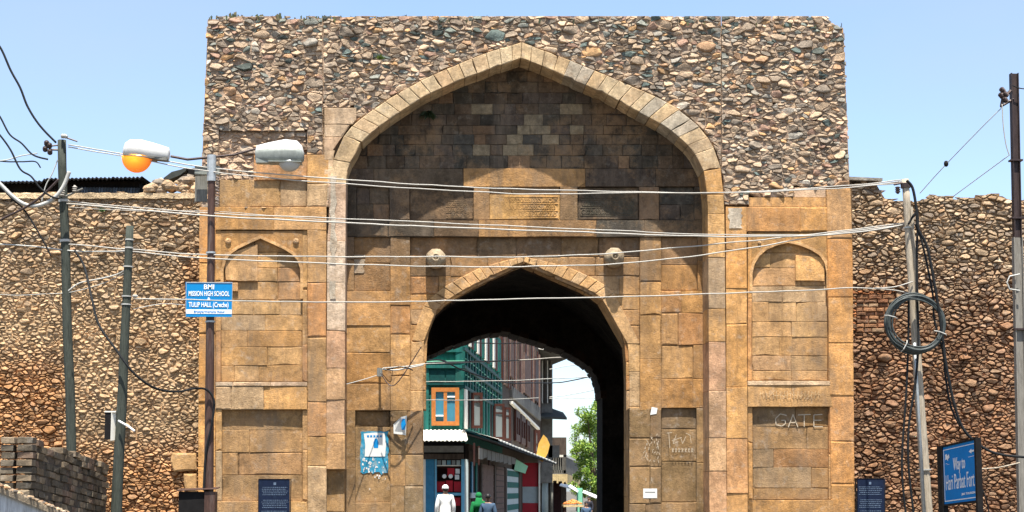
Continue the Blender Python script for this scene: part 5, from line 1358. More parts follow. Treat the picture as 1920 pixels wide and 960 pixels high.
Ltot = 4.0; dirv = Vector((Xb - Xa, 4.0, SLOPE * 4)).normalized(); side = Vector((1, 0, 0)); CH = .105; nrow = 13; BL = .31
for row in range(nrow):
    s = (row % 2) * -.15
    while s < Ltot:
        L = min(BL, Ltot - s) if s >= 0 else BL + s
        s0 = max(s, 0); topcut = Pa.z - .03 - (s0 / Ltot) * .16 + .03 * math.sin(s0 * 9) + r.uniform(-.03, .02)
        zc = Pa.z - CH * (row + .5) + SLOPE * (s0 + L / 2)
        if L > .06 and not (row == 0 and r.random() < .35) :
            c = Vector((Xa, -7.0, 0)) + Vector((dirv.x, dirv.y, 0)) * (s0 + L / 2) + Vector((-.11 + r.uniform(-.025, .025), 0, zc + r.uniform(-.006, .006)))
            if row == 0: c.z -= r.uniform(0, .03)
            brick(c.x, c.y, c.z, (.105, 0, 0), dirv * (L / 2 - .008), (0, 0, CH / 2 - .006), mul(r.choice(GB), r.uniform(.7, 1.1)), bwroot)
        s += BL
# end face: two stacks of blocks with gaps between
for row in range(nrow):
    zc = Pa.z - CH * (row + .5)
    for k, x in enumerate((Xa - .10, Xa - .335)):
        if k == 1 and row == 0 and False: continue
        brick(x - .02 + r.uniform(-.015, .015), -7.16 + r.uniform(-.02, .02), zc + (.0 if k else .004), (.108 if k == 0 else .09, 0, 0), (0, .12, 0), (0, 0, CH / 2 - .008), mul(r.choice(GB), r.uniform(.85, 1.25)), bwroot)
    if row >= 4:
        for k in range(3): brick(Xa - .57 - .25 * k + r.uniform(-.02, .02), -7.1, zc - .02, (.11, 0, 0), (0, .12, 0), (0, 0, CH / 2 - .008), mul(r.choice(GB), r.uniform(.85, 1.3)), bwroot)
mb = MB(); mb.col = lin(90, 80, 70)
mb.slab([Vector((Xa - .03, -6.99, 0)), Vector((Xb - .03, -3.05, 0)), Vector((Xb - .03, -3.05, Pb_.z - .2)), Vector((Xa - .03, -6.99, Pa.z - .12))], (-.14, 0, 0)); mb.build('wall_core', 'mortar', bwroot)
# sloping plastered parapet in front of it
pp = thing('plastered_parapet', 'sloping low parapet with pebbly mud coping at the lower left corner', 'parapet', (-6.2, -8.5, 0))
n = 60; mb = MB(); mb.col = lin(150, 134, 112); L0, L1 = P(-40, 897, -8.6), P(175, 985, -6.6); top = []
rings = []
for i in range(n + 1):
    t = i / n; p = L0 + (L1 - L0) * t; nz = .025 * noise.noise(Vector((i * .7, 0, 0))) + .03 * noise.noise(Vector((i * .23, 5, 0)))
    rings.append([p + Vector((-.05, .24, nz)), p + Vector((0, .05, .03 + nz)), p + Vector((.03, -.06, .0 + nz * .5)), p + Vector((.02, -.08, -.07)), p + Vector((-.02, .2, -.08))])
mb.loft(rings); mb.build('coping', 'mortar', pp)
mb = MB(); mb.slab([Vector((L0.x, L0.y, -.1)), Vector((L1.x, L1.y, -.1)), L1 - Vector((0, 0, .07)), L0 - Vector((0, 0, .07))], (-.1, .2, 0)); mb.build('face', paint_mat('streaked_whitewash', (.46, .47, .47), .9, .35, (.14, .11, .08), .9, 9, bump=.01, streak=(3, 3, .4)), pp)
mb = MB(); 
for i in range(150):
    t = r.random(); p = L0 + (L1 - L0) * t + Vector((r.uniform(-.02, .03), r.uniform(-.08, .1), .02)); s = r.uniform(.012, .035); mb.col = mul(pick(PAL_W, r), r.uniform(.7, 1.1)); mb.ellipsoid(p, (s * 1.3, s, s * .8), 6, 4)
o = mb.build('pebbles', 'rubble', pp); o['kind'] = 'stuff'

# whitewash run down the left jamb and smears on the right pier
def smear(x0, y0, x1, y1, Y, seed, n=26):
    r = random.Random(seed); Lp, Rp = [], []
    for i in range(n + 1):
        y = y0 + (y1 - y0) * i / n; Lp.append((x0 + r.uniform(-2, 3), y)); Rp.append((x1 + r.uniform(-4, 2), y))
    mb = MB(); mb.col = lin(176, 162, 142)
    for i in range(n):
        f = [P(*Lp[i], Y), P(*Lp[i + 1], Y), P(*Rp[i + 1], Y), P(*Rp[i], Y)]
        if r.random() < .85: mb.add(f, [(0, 1, 2, 3)])
    mb.build('whitewash_smear', 'sandstone', GATE)
smear(619, 330, 631, 560, -.024, 1, 14); smear(1366, 390, 1392, 428, -.012, 3, 8); smear(660, 478, 684, 512, NY + .052, 5, 8)
# ------------------------------------------------------------------ the street beyond the passage
YG = 20.0
SA = P(872, 860, YG); SDIR = Vector((.127, 1, 0)).normalized(); SN = Vector((SDIR.y, -SDIR.x, 0))
def S(px, py, o=0.0): return PP(px, py, SA + SN * o, SN)          # point on the street-side face (o = distance proud of it)
def FQ(mb, x0, y0, x1, y1, Y, d=.06): mb.slab(rect_px(x0, y0, x1, y1, Y), (0, d, 0))
def SQ(mb, x0, yt0, yb0, x1, yt1, yb1, o=0.0, d=.06):
    mb.slab([S(x0, yb0, o), S(x1, yb1, o), S(x1, yt1, o), S(x0, yt0, o)], -SN * d)
VX, VY = 1184.0, 920.0
def yl(y0, x0, x): return VY + (y0 - VY) * (VX - x) / (VX - x0)   # y of a level line of the side face, through (x0,y0)

gh = thing('green_corner_house', 'green boarded corner house with orange window above a blue shop', 'house', (SA.x, YG, 0))
mb = MB(); FQ(mb, 720, 600, 872, 812, YG, .3); mb.build('front_wall', 'green_wall', gh)
mb = MB(); SQ(mb, 872, 560, 830, 942, yl(560, 872, 942), yl(830, 872, 942), 0, .3); mb.build('side_wall', 'green_wall', gh)
mb = MB(); FQ(mb, 720, 812, 872, 1000, YG + .3, .3); mb.build('shop_back', 'shop_dark', gh)
for (x0, x1) in ((722, 790), (797, 804), (863, 870)):
    mb = MB(); FQ(mb, x0, 690, x1, 806, YG - .05, .05); mb.build('corner_board', 'green_wall', gh)
for (y0, y1, m_) in ((684, 690, 'green_wall'), (676, 680, 'green_pale'), (718, 722, 'green_dark'), (656, 660, 'green_wall')):
    mb = MB(); FQ(mb, 722, y0, 871, y1, YG - .10, .10); mb.build('moulding', m_, gh)
for x0, x1 in ((805, 834), (836, 864)):
    mb = MB(); FQ(mb, x0, 694, x1, 716, YG - .03, .03); mb.build('transom_panel', 'green_dark', gh)
# windows
def window(root, corners, n, frame_mat, pane_mat, bars, fw=.07, dep=.08, label=None):
    a, b, c_, d = corners   # BL BR TR TL (world)
    ux, uz = b - a, d - a; W_, H_ = ux.length, uz.length; u, v = ux / W_, uz / H_
    mb = MB()
    def bar(u0, v0, u1, v1, o=0):
        q = [a + u * u0 + v * v0, a + u * u1 + v * v0, a + u * u1 + v * v1, a + u * u0 + v * v1]; mb.slab([p + n * (dep + o) for p in q], -n * (dep + o))
    bar(0, 0, fw, H_); bar(W_ - fw, 0, W_, H_); bar(fw, 0, W_ - fw, fw); bar(fw, H_ - fw, W_ - fw, H_)
    fr = mb.build('window', frame_mat, root)
    if label: fr['label'] = label
    mb = MB(); q = [a + u * fw + v * fw, b - u * fw + v * fw, c_ - u * fw - v * fw, d + u * fw - v * fw]; mb.slab([p + n * .02 for p in q], -n * .015); mb.build('pane', pane_mat, fr)
    for (k, u0, v0, u1, v1) in bars:
        mb = MB(); q = [a + u * (u0 * W_) + v * (v0 * H_), a + u * (u1 * W_) + v * (v0 * H_), a + u * (u1 * W_) + v * (v1 * H_), a + u * (u0 * W_) + v * (v1 * H_)]
        mb.slab([p + n * (dep * .9) for p in q], -n * dep * .85); mb.build('sash_bar', k, fr)
N0 = Vector((0, -1, 0))
window(gh, rect_px(809, 727, 861, 798, YG - .02), N0, 'orange_wood', 'pane_blue', (('orange_wood', .44, .08, .56, .93), ('white', .12, .24, .43, .28), ('white', .57, .74, .88, .78), ('white', .1, .06, .9, .085)), .13, .09, 'orange framed two-leaf window with blue panes')
# eaves mouldings on the side face
for y, m_, o in ((684, 'green_dark', .10), (722, 'green_dark', .06), (650, 'green_dark', .08)):
    mb = MB(); SQ(mb, 872, y, y + 6, 942, yl(y, 872, 942), yl(y + 6, 872, 942), o, o); mb.build('moulding', m_, gh)
for i in range(13):
    x = 876 + i * 5.2; mb = MB(); SQ(mb, x, yl(560, 872, x), yl(800, 872, x), x + 1.4, yl(560, 872, x + 1.4), yl(800, 872, x + 1.4), .05, .05); mb.build('batten', 'green_dark' if i % 2 else 'green_wall', gh)
for k_, y in enumerate((672, 690, 702, 712)):
    mb = MB(); SQ(mb, 874, y, y + 1.5, 941, yl(y, 872, 941), yl(y + 1.5, 872, 941), .035, .03); mb.build('sheeting_rail', 'green_dark' if k_ % 2 else 'green_pale', gh)
for k_ in range(9):
    y = 735 + k_ * 8; mb = MB(); FQ(mb, 799, y, 806, y + .8, YG - .03, .02); mb.build('board_joint', 'green_dark', gh)
for k_, (x, y0_, y1_) in enumerate(((889, 828, 872), (898, 831, 869), (917, 838, 866))):
    mb = MB(); mb.tube([S(x, yl(y0_, 880, x), .5), S(x, yl(y1_, 880, x), .5)], .03, 6); mb.build('canopy_strut', 'brown_wood', gh)
# striped loggia boards above
for i in range(12):
    x = 882 + i * 4.9; mb = MB(); SQ(mb, x, yl(570, 872, x), yl(640, 872, x), x + 2.6, yl(570, 872, x + 2.6), yl(640, 872, x + 2.6), .12, .06); mb.build('loggia_board', ('cream', 'brown_wood', 'green_wall')[i % 3], gh)
def leafwin(root, x0, yt, yb, x1, n_off, fm='brown_wood', pm='pane_grey', w_open=.5):
    # a casement standing open from the side face: hinged at x0, swung out toward the street
    a = S(x0, yb, .02); t = S(x0, yt, .02); H_ = t.z - a.z
    b = PP(x1, yb, a + Vector((0, 0, 0)), Vector((0, 1, 0)))       # leaf faces the camera
    c0 = Vector((b.x, a.y - .02, a.z)); 
    window(root, [a, c0, Vector((c0.x, c0.y, t.z)), t], N0, fm, pm, ((fm, .1, .72, .9, .76),), .09, .05)
for (x0, x1, yt, yb, c_) in ((884, 905, 736, 803, 1), (925, 946, 757, 824, 1), (945, 958, 764, 826, 1)):
    mb = MB(); SQ(mb, x0 - 6, yl(yt, x0, x0 - 6), yl(yb, x0, x0 - 6), x0 + 14, yl(yt, x0, x0 + 14), yl(yb, x0, x0 + 14), .03, .02); mb.build('window_opening', 'shop_dark', gh)
    leafwin(gh, x0, yt, yb, x1, 1)
mb = MB(); SQ(mb, 873, 729, 803, 877, yl(729, 873, 877), yl(803, 873, 877), .06, .05); mb.build('white_post', 'cream', gh)
# canopy
cn = MB(); n = 48; fr_, bk_ = [], []
for i in range(n + 1):
    x = 760 + (877 - 760) * i / n; z = .018 * math.sin(i * 2.0); p = P(x, 825 + 1.2 * noise.noise(Vector((x * .2, 0, 0))), YG - 1.1); q_ = P(min(x, 872), 806, YG - .05); fr_.append(p + Vector((0, 0, z))); bk_.append(q_ + Vector((0, 0, z)))
cn.add(fr_ + bk_ + [p - Vector((0, 0, .03)) for p in fr_], [(i, i + 1, n + 2 + i, n + 1 + i) for i in range(n)] + [(i, i + 1, 2 * n + 3 + i, 2 * n + 2 + i) for i in range(n)])
cn.build('tin_canopy', 'cream', gh)
cn = MB(); n = 60; e1, e2 = [], []
pf = fr_[-1]
for i in range(n + 1):
    t = i / n; x = 872 + (1010 - 872) * t; e = S(x, yl(806, 872, x), .02); o_ = S(x, yl(806, 872, x), 1.0); o_.z = pf.z - .02 * math.sin(i * 1.3); o_ = Vector((e.x + SN.x * 1.0, e.y + SN.y * 1.0 - (1.0 - t) * .9, pf.z + .015 * math.sin(i * 2)))
    e1.append(o_); e2.append(e)
cn.add(e1 + e2 + [p - Vector((0, 0, .05)) for p in e1], [(i, i + 1, n + 2 + i, n + 1 + i) for i in range(n)] + [(i, i + 1, 2 * n + 3 + i, 2 * n + 2 + i) for i in range(n)])
cn.build('side_canopy', 'cream', gh)
mb = MB(); mb.slab([p - Vector((.02, 0, .09)) for p in (e1[0], e1[-1], e2[-1], e2[0])], (0, 0, -.05)); mb.build('canopy_shade_sheet', 'black', gh)  # black sheet added to darken the space under the side canopy
mb = MB(); FQ(mb, 722, 826, 872, 862, YG - .0, .3); mb.build('fascia_back', 'black', gh)
mb = MB(); FQ(mb, 795, 836, 869, 848, YG - .35, .08); mb.build('fascia_board', 'house_grey', gh)
mb = MB(); FQ(mb, 795, 851, 870, 861, YG - .15, .14); mb.build('shop_lintel', 'house_brown', gh)
for (x0, x1, m_) in ((793, 798, 'cream'), (798, 814, 'deep_blue'), (815, 819, 'sky_blue'), (865, 871, 'sky_blue'), (871, 878, 'pale_grey')):
    mb = MB(); FQ(mb, x0, 861, x1, 1002, YG - .06, .12); mb.build('shop_post', m_, gh)
mb = MB(); FQ(mb, 819, 924, 865, 929, YG - .05, .06); mb.build('shop_rail', 'sky_blue', gh)
for k in range(5):
    mb = MB(); FQ(mb, 820 + k * 9, 863, 827 + k * 9, 872, YG + .02, .03); mb.build('transom_pane', ('pane_grey', 'pale_grey', 'pane_blue')[k % 3], gh)
mb = MB(); FQ(mb, 819, 872, 865, 874, YG - .0, .05); mb.build('transom_bar', 'cream', gh)
for y in (876, 901, 948):
    mb = MB(); FQ(mb, 819, y, 865, y + 1.5, YG + .1, .2); mb.build('shelf', 'brown_wood', gh)
GS = 'goods on the shelves of the blue shop'
r = random.Random(5)
for i, (x0, y0, x1, y1, m_, lb_) in enumerate(((839, 878, 852, 892, 'red', 'red carton on the top shelf of the blue shop'), (854, 879, 862, 888, 'white', 'upper small white packet at the right of the top shelf'), (853, 890, 861, 899, 'white', 'lower small white packet at the right of the top shelf'),
        (819, 903, 834, 922, 'red', 'large red carton left on the middle shelf'), (836, 901, 849, 922, 'red', 'red carton in the middle of the shop shelf'), (851, 903, 864, 922, 'red', 'red carton right on the middle shelf'), (850, 933, 863, 948, 'red', 'red carton on the lowest shelf right'), (820, 934, 828, 956, 'red', 'red carton behind the white-capped man'))):
    mb = MB(); FQ(mb, x0, y0, x1, y1, YG + .08, .18); p = P((x0 + x1) / 2, y1, YG + .1); single(mb, 'carton', m_, p, lb_, 'carton', GS)
for x, y in ((833, 893), (845, 893)):
    c = P(x, y, YG + .05); mb = MB(); n = 14; mb.loft([[(c.x + rr_ * math.cos(2 * math.pi * i / n), c.y + yy_, c.z + rr_ * math.sin(2 * math.pi * i / n)) for i in range(n)] for rr_, yy_ in ((.06, .05), (.068, 0), (.05, -.015), (.02, -.02))]); single(mb, 'round_tin', 'white', c, 'round white tin left on the top shelf' if x < 840 else 'round white tin right on the top shelf', 'tin', GS)
# side: teal framed opening, fascia, shutters
mb = MB(); SQ(mb, 879, 832, 1010, 1010, yl(832, 879, 1010), yl(1010, 879, 1010), -.02, .3); mb.build('shop_side_wall', 'house_brown', gh)
mb = MB(); SQ(mb, 885, 866, 1000, 904, yl(866, 885, 904), yl(1000, 885, 904), .0, .015); mb.build('side_opening', 'shop_dark', gh)
for x in (885, 893, 901):
    mb = MB(); SQ(mb, x, yl(866, 885, x), yl(925, 885, x), x + 2.2, yl(866, 885, x + 2), yl(925, 885, x + 2), .05, .045); mb.build('teal_jamb', 'deep_blue' if x != 893 else 'green_wall', gh)
mb = MB(); SQ(mb, 884, 924, 934, 902, yl(924, 885, 902), yl(934, 885, 902), .07, .06); mb.build('counter_edge', 'pale_grey', gh)
mb = MB(); SQ(mb, 880, 845, 862, 899, yl(845, 880, 899), yl(862, 880, 899), .05, .05); mb.build('side_fascia', 'house_brown', gh)
r = random.Random(6)
for k in range(9):
    x = 899 + k * 7.6; yt = yl(833, 880, x) + 1; yb = yt + 20 - k * .7 + r.uniform(-2, 2); mb = MB(); SQ(mb, x, yt, yb, x + 7, yl(833, 880, x + 7) + 1, yb - 1 + r.uniform(-2, 3), .6 + r.uniform(0, .04), .03); mb.build('torn_fascia_board', 'straw' if False else 'house_grey', gh)
for (x0, x1, m_, m2) in ((905, 928, 'house_brick', 'house_brick'), (931, 948, 'house_brick', 'house_brown'), (951, 974, 'pale_grey', 'green_wall')):
    sh = MB(); SQ(sh, x0, yl(870, 905, x0), yl(1005, 905, x0), x1, yl(870, 905, x1), yl(1005, 905, x1), .04, .03); sh.build('shutter', m_, gh)
    for k in range(9 if m_ == 'house_brick' else 4):
        st_ = 12 if m_ == 'house_brick' else 26; y = 874 + k * st_; hgt = 2 if m_ == 'house_brick' else 13
        mb = MB(); SQ(mb, x0 + 1, yl(y, 905, x0 + 1), yl(y + hgt, 905, x0 + 1), x1 - 1, yl(y, 905, x1 - 1), yl(y + hgt, 905, x1 - 1), .055, .014); mb.build('shutter_slat', m2, gh)
    for x in (x0 - 2, x1):
        mb = MB(); SQ(mb, x, yl(868, 905, x), yl(1005, 905, x), x + 1.8, yl(868, 905, x + 1.8), yl(1005, 905, x + 1.8), .09, .08); mb.build('shutter_post', 'house_brown', gh)
q = [S(965, 884, .9), S(984, 888, .9), S(990, 876, .9), S(968, 861, .9)]
mb = MB(); Yk = 40
mb.slab([P(964, 881, Yk), P(985, 888, Yk + 4), P(990, 874, Yk + 4), P(968, 861, Yk)], (0, .4, 0)); single(mb, 'hanging_shop_sign', 'green_pale', P(975, 875, Yk), 'pale green blank shop sign hung under the canopy edge', 'sign')

# red and grey banded wall facing the gateway
rw = thing('painted_shop_wall', 'shop wall painted in broad red, grey and red bands', 'wall', P(993, 1000, 47))
for (y0, y1, m_) in ((868, 912.4, 'red'), (912.7, 943, 'pale_grey'), (943.3, 1010, 'red')):
    mb = MB(); q = rect_px(975, y0, 1010, y1, 47); q = [Vector((p.x, p.y, max(p.z, 0))) for p in q]; mb.slab(q, (0, .4, 0)); mb.build('painted_band', m_, rw)
mb = MB(); FQ(mb, 1010, 868, 1013, 1000, 46.8, .3); mb.build('edge_post', 'cream', rw)

# brown timber house further along
bh = thing('timber_brick_house', 'weathered brown three-storey timber and brick house behind the green one', 'house', tuple(S(985, 920, 0).to_2d()) + (0,))
mb = MB(); SQ(mb, 942, 500, 858, 1036, yl(500, 942, 1036), yl(858, 942, 1036), 0, 4); mb.build('street_wall', 'house_brown', bh)
end = S(1036, 700, 0)
mb = MB(); a = S(1013, 870, .02); 
for i in range(20):
    x = 944 + i * 3.6; mb = MB(); SQ(mb, x, yl(560, 942, x), yl(716, 942, x), x + 1.3, yl(560, 942, x + 1.3), yl(716, 942, x + 1.3), .12, .12); mb.build('batten', ('brown_wood', 'house_brick', 'house_brown')[i % 3], bh)
for (x0, x1, yt, yb) in ((984, 996, 660, 736), (1004, 1010, 668, 750), (958, 964, 640, 705)):
    mb = MB(); SQ(mb, x0, yt, yb, x1, yl(yt, x0, x1), yl(yb, x0, x1), .16, .15); mb.build('tall_panel', 'house_brick' if x0 != 1004 else 'brown_wood', bh)
mb = MB(); SQ(mb, 961, 724, 745, 1014, 765, 790, .12, .12); mb.build('cement_band', 'house_grey', bh)
mb = MB(); SQ(mb, 962, 752, 757, 1012, 802, 806, .2, .15); mb.build('white_lintel', 'cream', bh)
for (x0, x1, yt, yb) in ((964, 972, 768, 826), (974, 982, 776, 832), (985, 991, 784, 838)):
    window(bh, [S(x0, yb, .03), S(x1, yl(yb, x0, x1), .03), S(x1, yl(yt, x0, x1), .03), S(x0, yt, .03)], SN, 'brown_wood', 'pane_grey', (('brown_wood', .45, .1, .55, .9),), .3, .1)
a = S(1000, 852, .1); H_ = S(1000, 806, .1).z - a.z; b = Vector((P(1013, 852, a.y).x, a.y, a.z)); window(bh, [a, b, b + Vector((0, 0, H_)), a + Vector((0, 0, H_))], N0, 'brown_wood', 'pane_grey', (('brown_wood', .1, .4, .9, .44),), .16, .06, 'dark framed casement standing open over the canopy')
# end bay, facing us, and its eave
ye = S(1014, 800).y
mb = MB(); q = rect_px(1014, 668, 1036, 905, ye + 1); mb.slab(q, (0, 12, 0)); mb.build('end_bay', 'house_grey', bh)
for x in (1016, 1021, 1026, 1031):
    mb = MB(); FQ(mb, x, 676, x + 1.6, 756, ye + .8, .2); mb.build('bay_post', ('cream', 'house_brown')[x % 2], bh)
mb = MB(); mb.slab([P(1004, 650, ye - 2), P(1066, 672, ye - 2), P(1036, 684, ye + 2), P(1018, 676, ye + 2)][::-1], (0, 0, .25)); mb.build('eave', 'house_grey', bh)
mb = MB(); mb.slab([P(1004, 648, ye - 2.3), P(1085, 664, ye - 2.3), P(1085, 668, ye - 2.3), P(1004, 653, ye - 2.3)][::-1], (0, 5, .3)); mb.build('roof_edge', 'cream', bh)
mb = MB(); mb.slab([P(1014, 781, ye - 1), P(1063, 783, ye - 1), P(1056, 773, ye + 3), P(1036, 766, ye + 3), P(1014, 768, ye + 3)][::-1], (0, 0, -.12)); mb.build('shade_roof', 'tarp', bh)
mb = MB(); FQ(mb, 1028, 835, 1049, 858, ye + 1, .6); mb.build('side_railing', 'house_grey', bh)

# yellow hanging board
c = P(1018, 838, 50); ys_ = MB(); pts = [(1005, 858), (1010, 832), (1019, 815), (1026, 822), (1031, 834), (1027, 850), (1018, 866), (1012, 863)]
ys_.slab([P(x, y, 50) for x, y in pts][::-1], (0, .12, 0)); single(ys_, 'yellow_hanging_board', 'yellow', c, 'yellow leaf-shaped board hung high at the canopy end', 'sign')

# balcony house
Yb = 72
bl = thing('balcony_house', 'small house with grey railed balcony over a straw coloured valance', 'house', P(1040, 960, Yb + 4).to_3d() * 1)
mb = MB(); mb.slab([p for p in rect_px(1012, 820, 1062, 1000, Yb + 3)], (0, 8, 0)); mb.build('wall', 'house_brown', bl)
def BX(px, py, Y): return P(px, py, Y)
mb = MB(); mb.slab([BX(1014, 892, Yb), BX(1061, 892, Yb), BX(1087, 896, Yb + 9), BX(1040, 896, Yb + 9)], (0, 0, .35)); mb.build('balcony_floor', 'house_grey', bl)
mb = MB(); mb.slab([BX(1030, 857, Yb), BX(1062, 857, Yb), BX(1062, 853, Yb), BX(1030, 853, Yb)], (0, .2, 0)); mb.slab([BX(1062, 857, Yb), BX(1088, 869, Yb + 9), BX(1088, 865, Yb + 9), BX(1062, 853, Yb)], (-.2, 0, 0)); mb.build('handrail', 'cream', bl)
mb = MB(); mb.slab([BX(1024, 888, Yb + .2), BX(1061, 888, Yb + .2), BX(1061, 858, Yb + .2), BX(1024, 858, Yb + .2)], (0, .1, 0)); mb.build('railing_back', 'tarp', bl)
for i in range(9):
    x = 1025 + i * 4.2; mb = MB(); FQ(mb, x, 858, x + 1.5, 887, Yb, .12); mb.build('baluster', 'house_grey', bl)
mb = MB(); mb.slab([BX(1061, 888, Yb), BX(1087, 897, Yb + 9), BX(1087, 869, Yb + 9), BX(1061, 857, Yb)], (-.15, 0, 0)); mb.build('side_screen', 'house_grey', bl)
r = random.Random(3); prev = None
for i in range(13):
    x = 1020 + i * 3.4; mb = MB(); FQ(mb, x, 889, x + 3.2, 902 + r.uniform(-1, 5), Yb - .3, .06); mb.build('valance_strip', 'straw', bl)
for i in range(8):
    t = i / 8; x = 1064 + 24 * t; Yq = Yb + 9 * t; mb = MB(); mb.slab([P(x, 908 + 3 * t + r.uniform(-1, 1), Yq), P(x + 2.8, 908.4 + 3 * t, Yq + 1), P(x + 2.8, 890 + 8 * t, Yq + 1), P(x, 889.5 + 8 * t, Yq)], (-.05, .05, 0)); mb.build('valance_strip', 'straw', bl)
for (x0, x1, m_) in ((1016, 1028, 'pale_grey'), (1031, 1037, 'house_grey')):
    mb = MB(); c0 = P((x0 + x1) / 2, 900, Yb); rad = (x1 - x0) / 2 * (Yb + 30) / 3000; mb.tube([Vector((c0.x, c0.y, 0)), Vector((c0.x, c0.y, c0.z))], rad, 12); mb.build('column', m_, bl, True)
mb = MB(); mb.slab([P(1012, 884, Yb - 2), P(1030, 884, Yb - 2), P(1037, 879, Yb), P(1014, 875, Yb)], (0, 0, .15)); mb.build('porch_slab', 'house_grey', bl)
mb = MB(); FQ(mb, 1038, 905, 1052, 1000, Yb + 1, .2); mb.build('dark_doorway', 'shop_dark', bl)

# market clutter
mb = MB(); c0 = P(1087, 915, 60); mb.box((c0.x - .15, 60, 0), (c0.x + .15, 60.3, c0.z)); single(mb, 'green_post', 'green_pale', (c0.x, 60, 0), 'pale green post standing at the market under the balcony', 'post')
for i, (x0, x1, y0, y1, Y, lb_) in enumerate(((1049, 1067, 909, 915, 64, 'white awning sheet left of the green post'), (1066, 1083, 911, 923, 58, 'white awning sheet sloping down to the green post'), (1092, 1118, 922, 934, 54, 'white awning sheet right of the green post'))):
    mb = MB(); mb.slab([P(x0, y0 + 1, Y + 2), P(x1, y1, Y), P(x1 + 2, y1 - 5, Y + 3), P(x0 + 3, y0 - 3, Y + 3)], (0, 0, -.04)); single(mb, 'awning', 'white', P((x0 + x1) / 2, y1, Y), lb_, 'awning', 'white market awnings')
ct = P(1074, 946, 50); crt = thing('fruit_cart', 'fruit seller cart heaped with orange fruit near the green post', 'cart', (ct.x, 50, 0))
mb = MB(); mb.box((ct.x - .5, 49.6, ct.z - .12), (ct.x + .5, 50.6, ct.z - .02)); mb.build('tray', 'straw', crt)
for sx in (-.42, .42):
    for sy in (49.7, 50.5):
        mb = MB(); mb.box((ct.x + sx - .03, sy - .03, 0), (ct.x + sx + .03, sy + .03, ct.z - .12)); mb.build('leg', 'brown_wood', crt)
r = random.Random(2)
mb = MB()
for _ in range(150):
    a_ = r.uniform(0, 6.28); d_ = r.random() ** .6 * .45; mb.col = mul(lin(214, 132, 60), r.uniform(.6, 1.1)); mb.ellipsoid((ct.x + d_ * math.cos(a_), 50.1 + d_ * math.sin(a_) * .8, ct.z + .22 * (1 - d_ / .5) + .02), (.05, .05, .045), 7, 5)
single(mb, 'orange_fruit', 'tint', ct, 'heap of orange fruit piled on the market cart', 'fruit', kind='stuff', smooth=True)

# trees beyond
def tree(px, py_top, py_bot, Y, wpx, seed, label, n=2600, leafs=(lin(150, 178, 66), lin(116, 156, 58), lin(176, 196, 92), lin(86, 122, 50))):
    r = random.Random(seed); D = (Y + 30) / 3000; base = P(px, 920, Y); zt = P(px, py_top, Y).z; zb = P(px, py_bot, Y).z; rad = wpx / 2 * D
    root = thing('leafy_tree', label, 'tree', (base.x, Y, 0), 'trees beyond the passage')
    mb = MB(); H = (zt + zb) / 2; mb.tube([(base.x, Y, 0), (base.x + .1, Y, H * .4), (base.x - .1, Y + .1, H)], [.28, .2, .1], 9); mb.build('trunk', 'bark', root, True)
    blobs = []
    for _ in range(60):
        t = r.random(); z = zb + (zt - zb) * t; rr_ = rad * (1 - .75 * max(0, t - .35) ** 1.0) * r.uniform(.2, .9); a_ = r.uniform(0, 6.28); blobs.append((Vector((base.x + rr_ * math.cos(a_), Y + rr_ * math.sin(a_), z)), rad * r.uniform(.16, .30)))
    mb = MB()
    for c_, s in blobs[:10]: mb.tube([(base.x, Y, H * .5), (Vector((base.x, Y, H * .6)) + c_) / 2, c_], [.1, .06, .02], 5)
    mb.build('limbs', 'bark', root)
    mb = MB()
    for _ in range(n):
        c_, s = r.choice(blobs); v = Vector((r.gauss(0, 1), r.gauss(0, 1), r.gauss(0, 1))).normalized() * s * r.uniform(.5, 1.15); p = c_ + v; L = rad * .042 * r.uniform(.7, 1.6)
        u = Vector((r.gauss(0, 1), r.gauss(0, 1), r.gauss(0, 1))).normalized(); w_ = u.cross(Vector((r.gauss(0, 1), r.gauss(0, 1), r.gauss(0, 1)))).normalized(); mb.col = mul(r.choice(leafs), r.uniform(.6, 1.15))
        mb.add([p - u * L, p + w_ * L * .5, p + u * L, p - w_ * L * .5], [(0, 1, 2, 3)])
    o = mb.build('crown', 'leaf', root); o['kind'] = 'stuff'
tree(1112, 752, 930, 70, 92, 1, 'bright green leafy tree filling the right of the far opening', 11000)
tree(1086, 795, 925, 95, 60, 2, 'smaller pale green tree behind the balcony', 7000)
tree(1128, 700 + 95, 940, 88, 80, 3, 'darker tree partly behind the passage wall', 7000, (lin(70, 100, 44), lin(56, 84, 40), lin(96, 124, 56)))

# ------------------------------------------------------------------ people
def skin_chain(name, joints, edges, mat, parent, sub=2, root_i=0):
    me = bpy.data.meshes.new(name); base = world_loc(parent)
    me.from_pydata([Vector(j[0]) - base for j in joints], edges, []); ob = bpy.data.objects.new(name, me); COL.objects.link(ob)
    m = ob.modifiers.new('s', 'SKIN'); sv = me.skin_vertices[0].data if me.skin_vertices else None
    if sv is None:
        bm_ = None
        import bmesh
        bm = bmesh.new(); bm.from_mesh(me); bm.verts.layers.skin.verify(); bm.to_mesh(me); bm.free(); sv = me.skin_vertices[0].data
    for i, j in enumerate(joints): sv[i].radius = j[1] if isinstance(j[1], tuple) else (j[1], j[1]); sv[i].use_root = (i == root_i)
    m2 = ob.modifiers.new('u', 'SUBSURF'); m2.levels = sub; m2.render_levels = sub
    dg = bpy.context.evaluated_depsgraph_get(); dg.update(); new = bpy.data.meshes.new_from_object(ob.evaluated_get(dg)); bpy.data.objects.remove(ob); bpy.data.meshes.remove(me)
    new.name = name; new.materials.clear(); new.materials.append(M[mat]); new.polygons.foreach_set('use_smooth', [True] * len(new.polygons))
    o = bpy.data.objects.new(name, new); COL.objects.link(o); o.parent = parent; WLOC[o.name] = base; return o
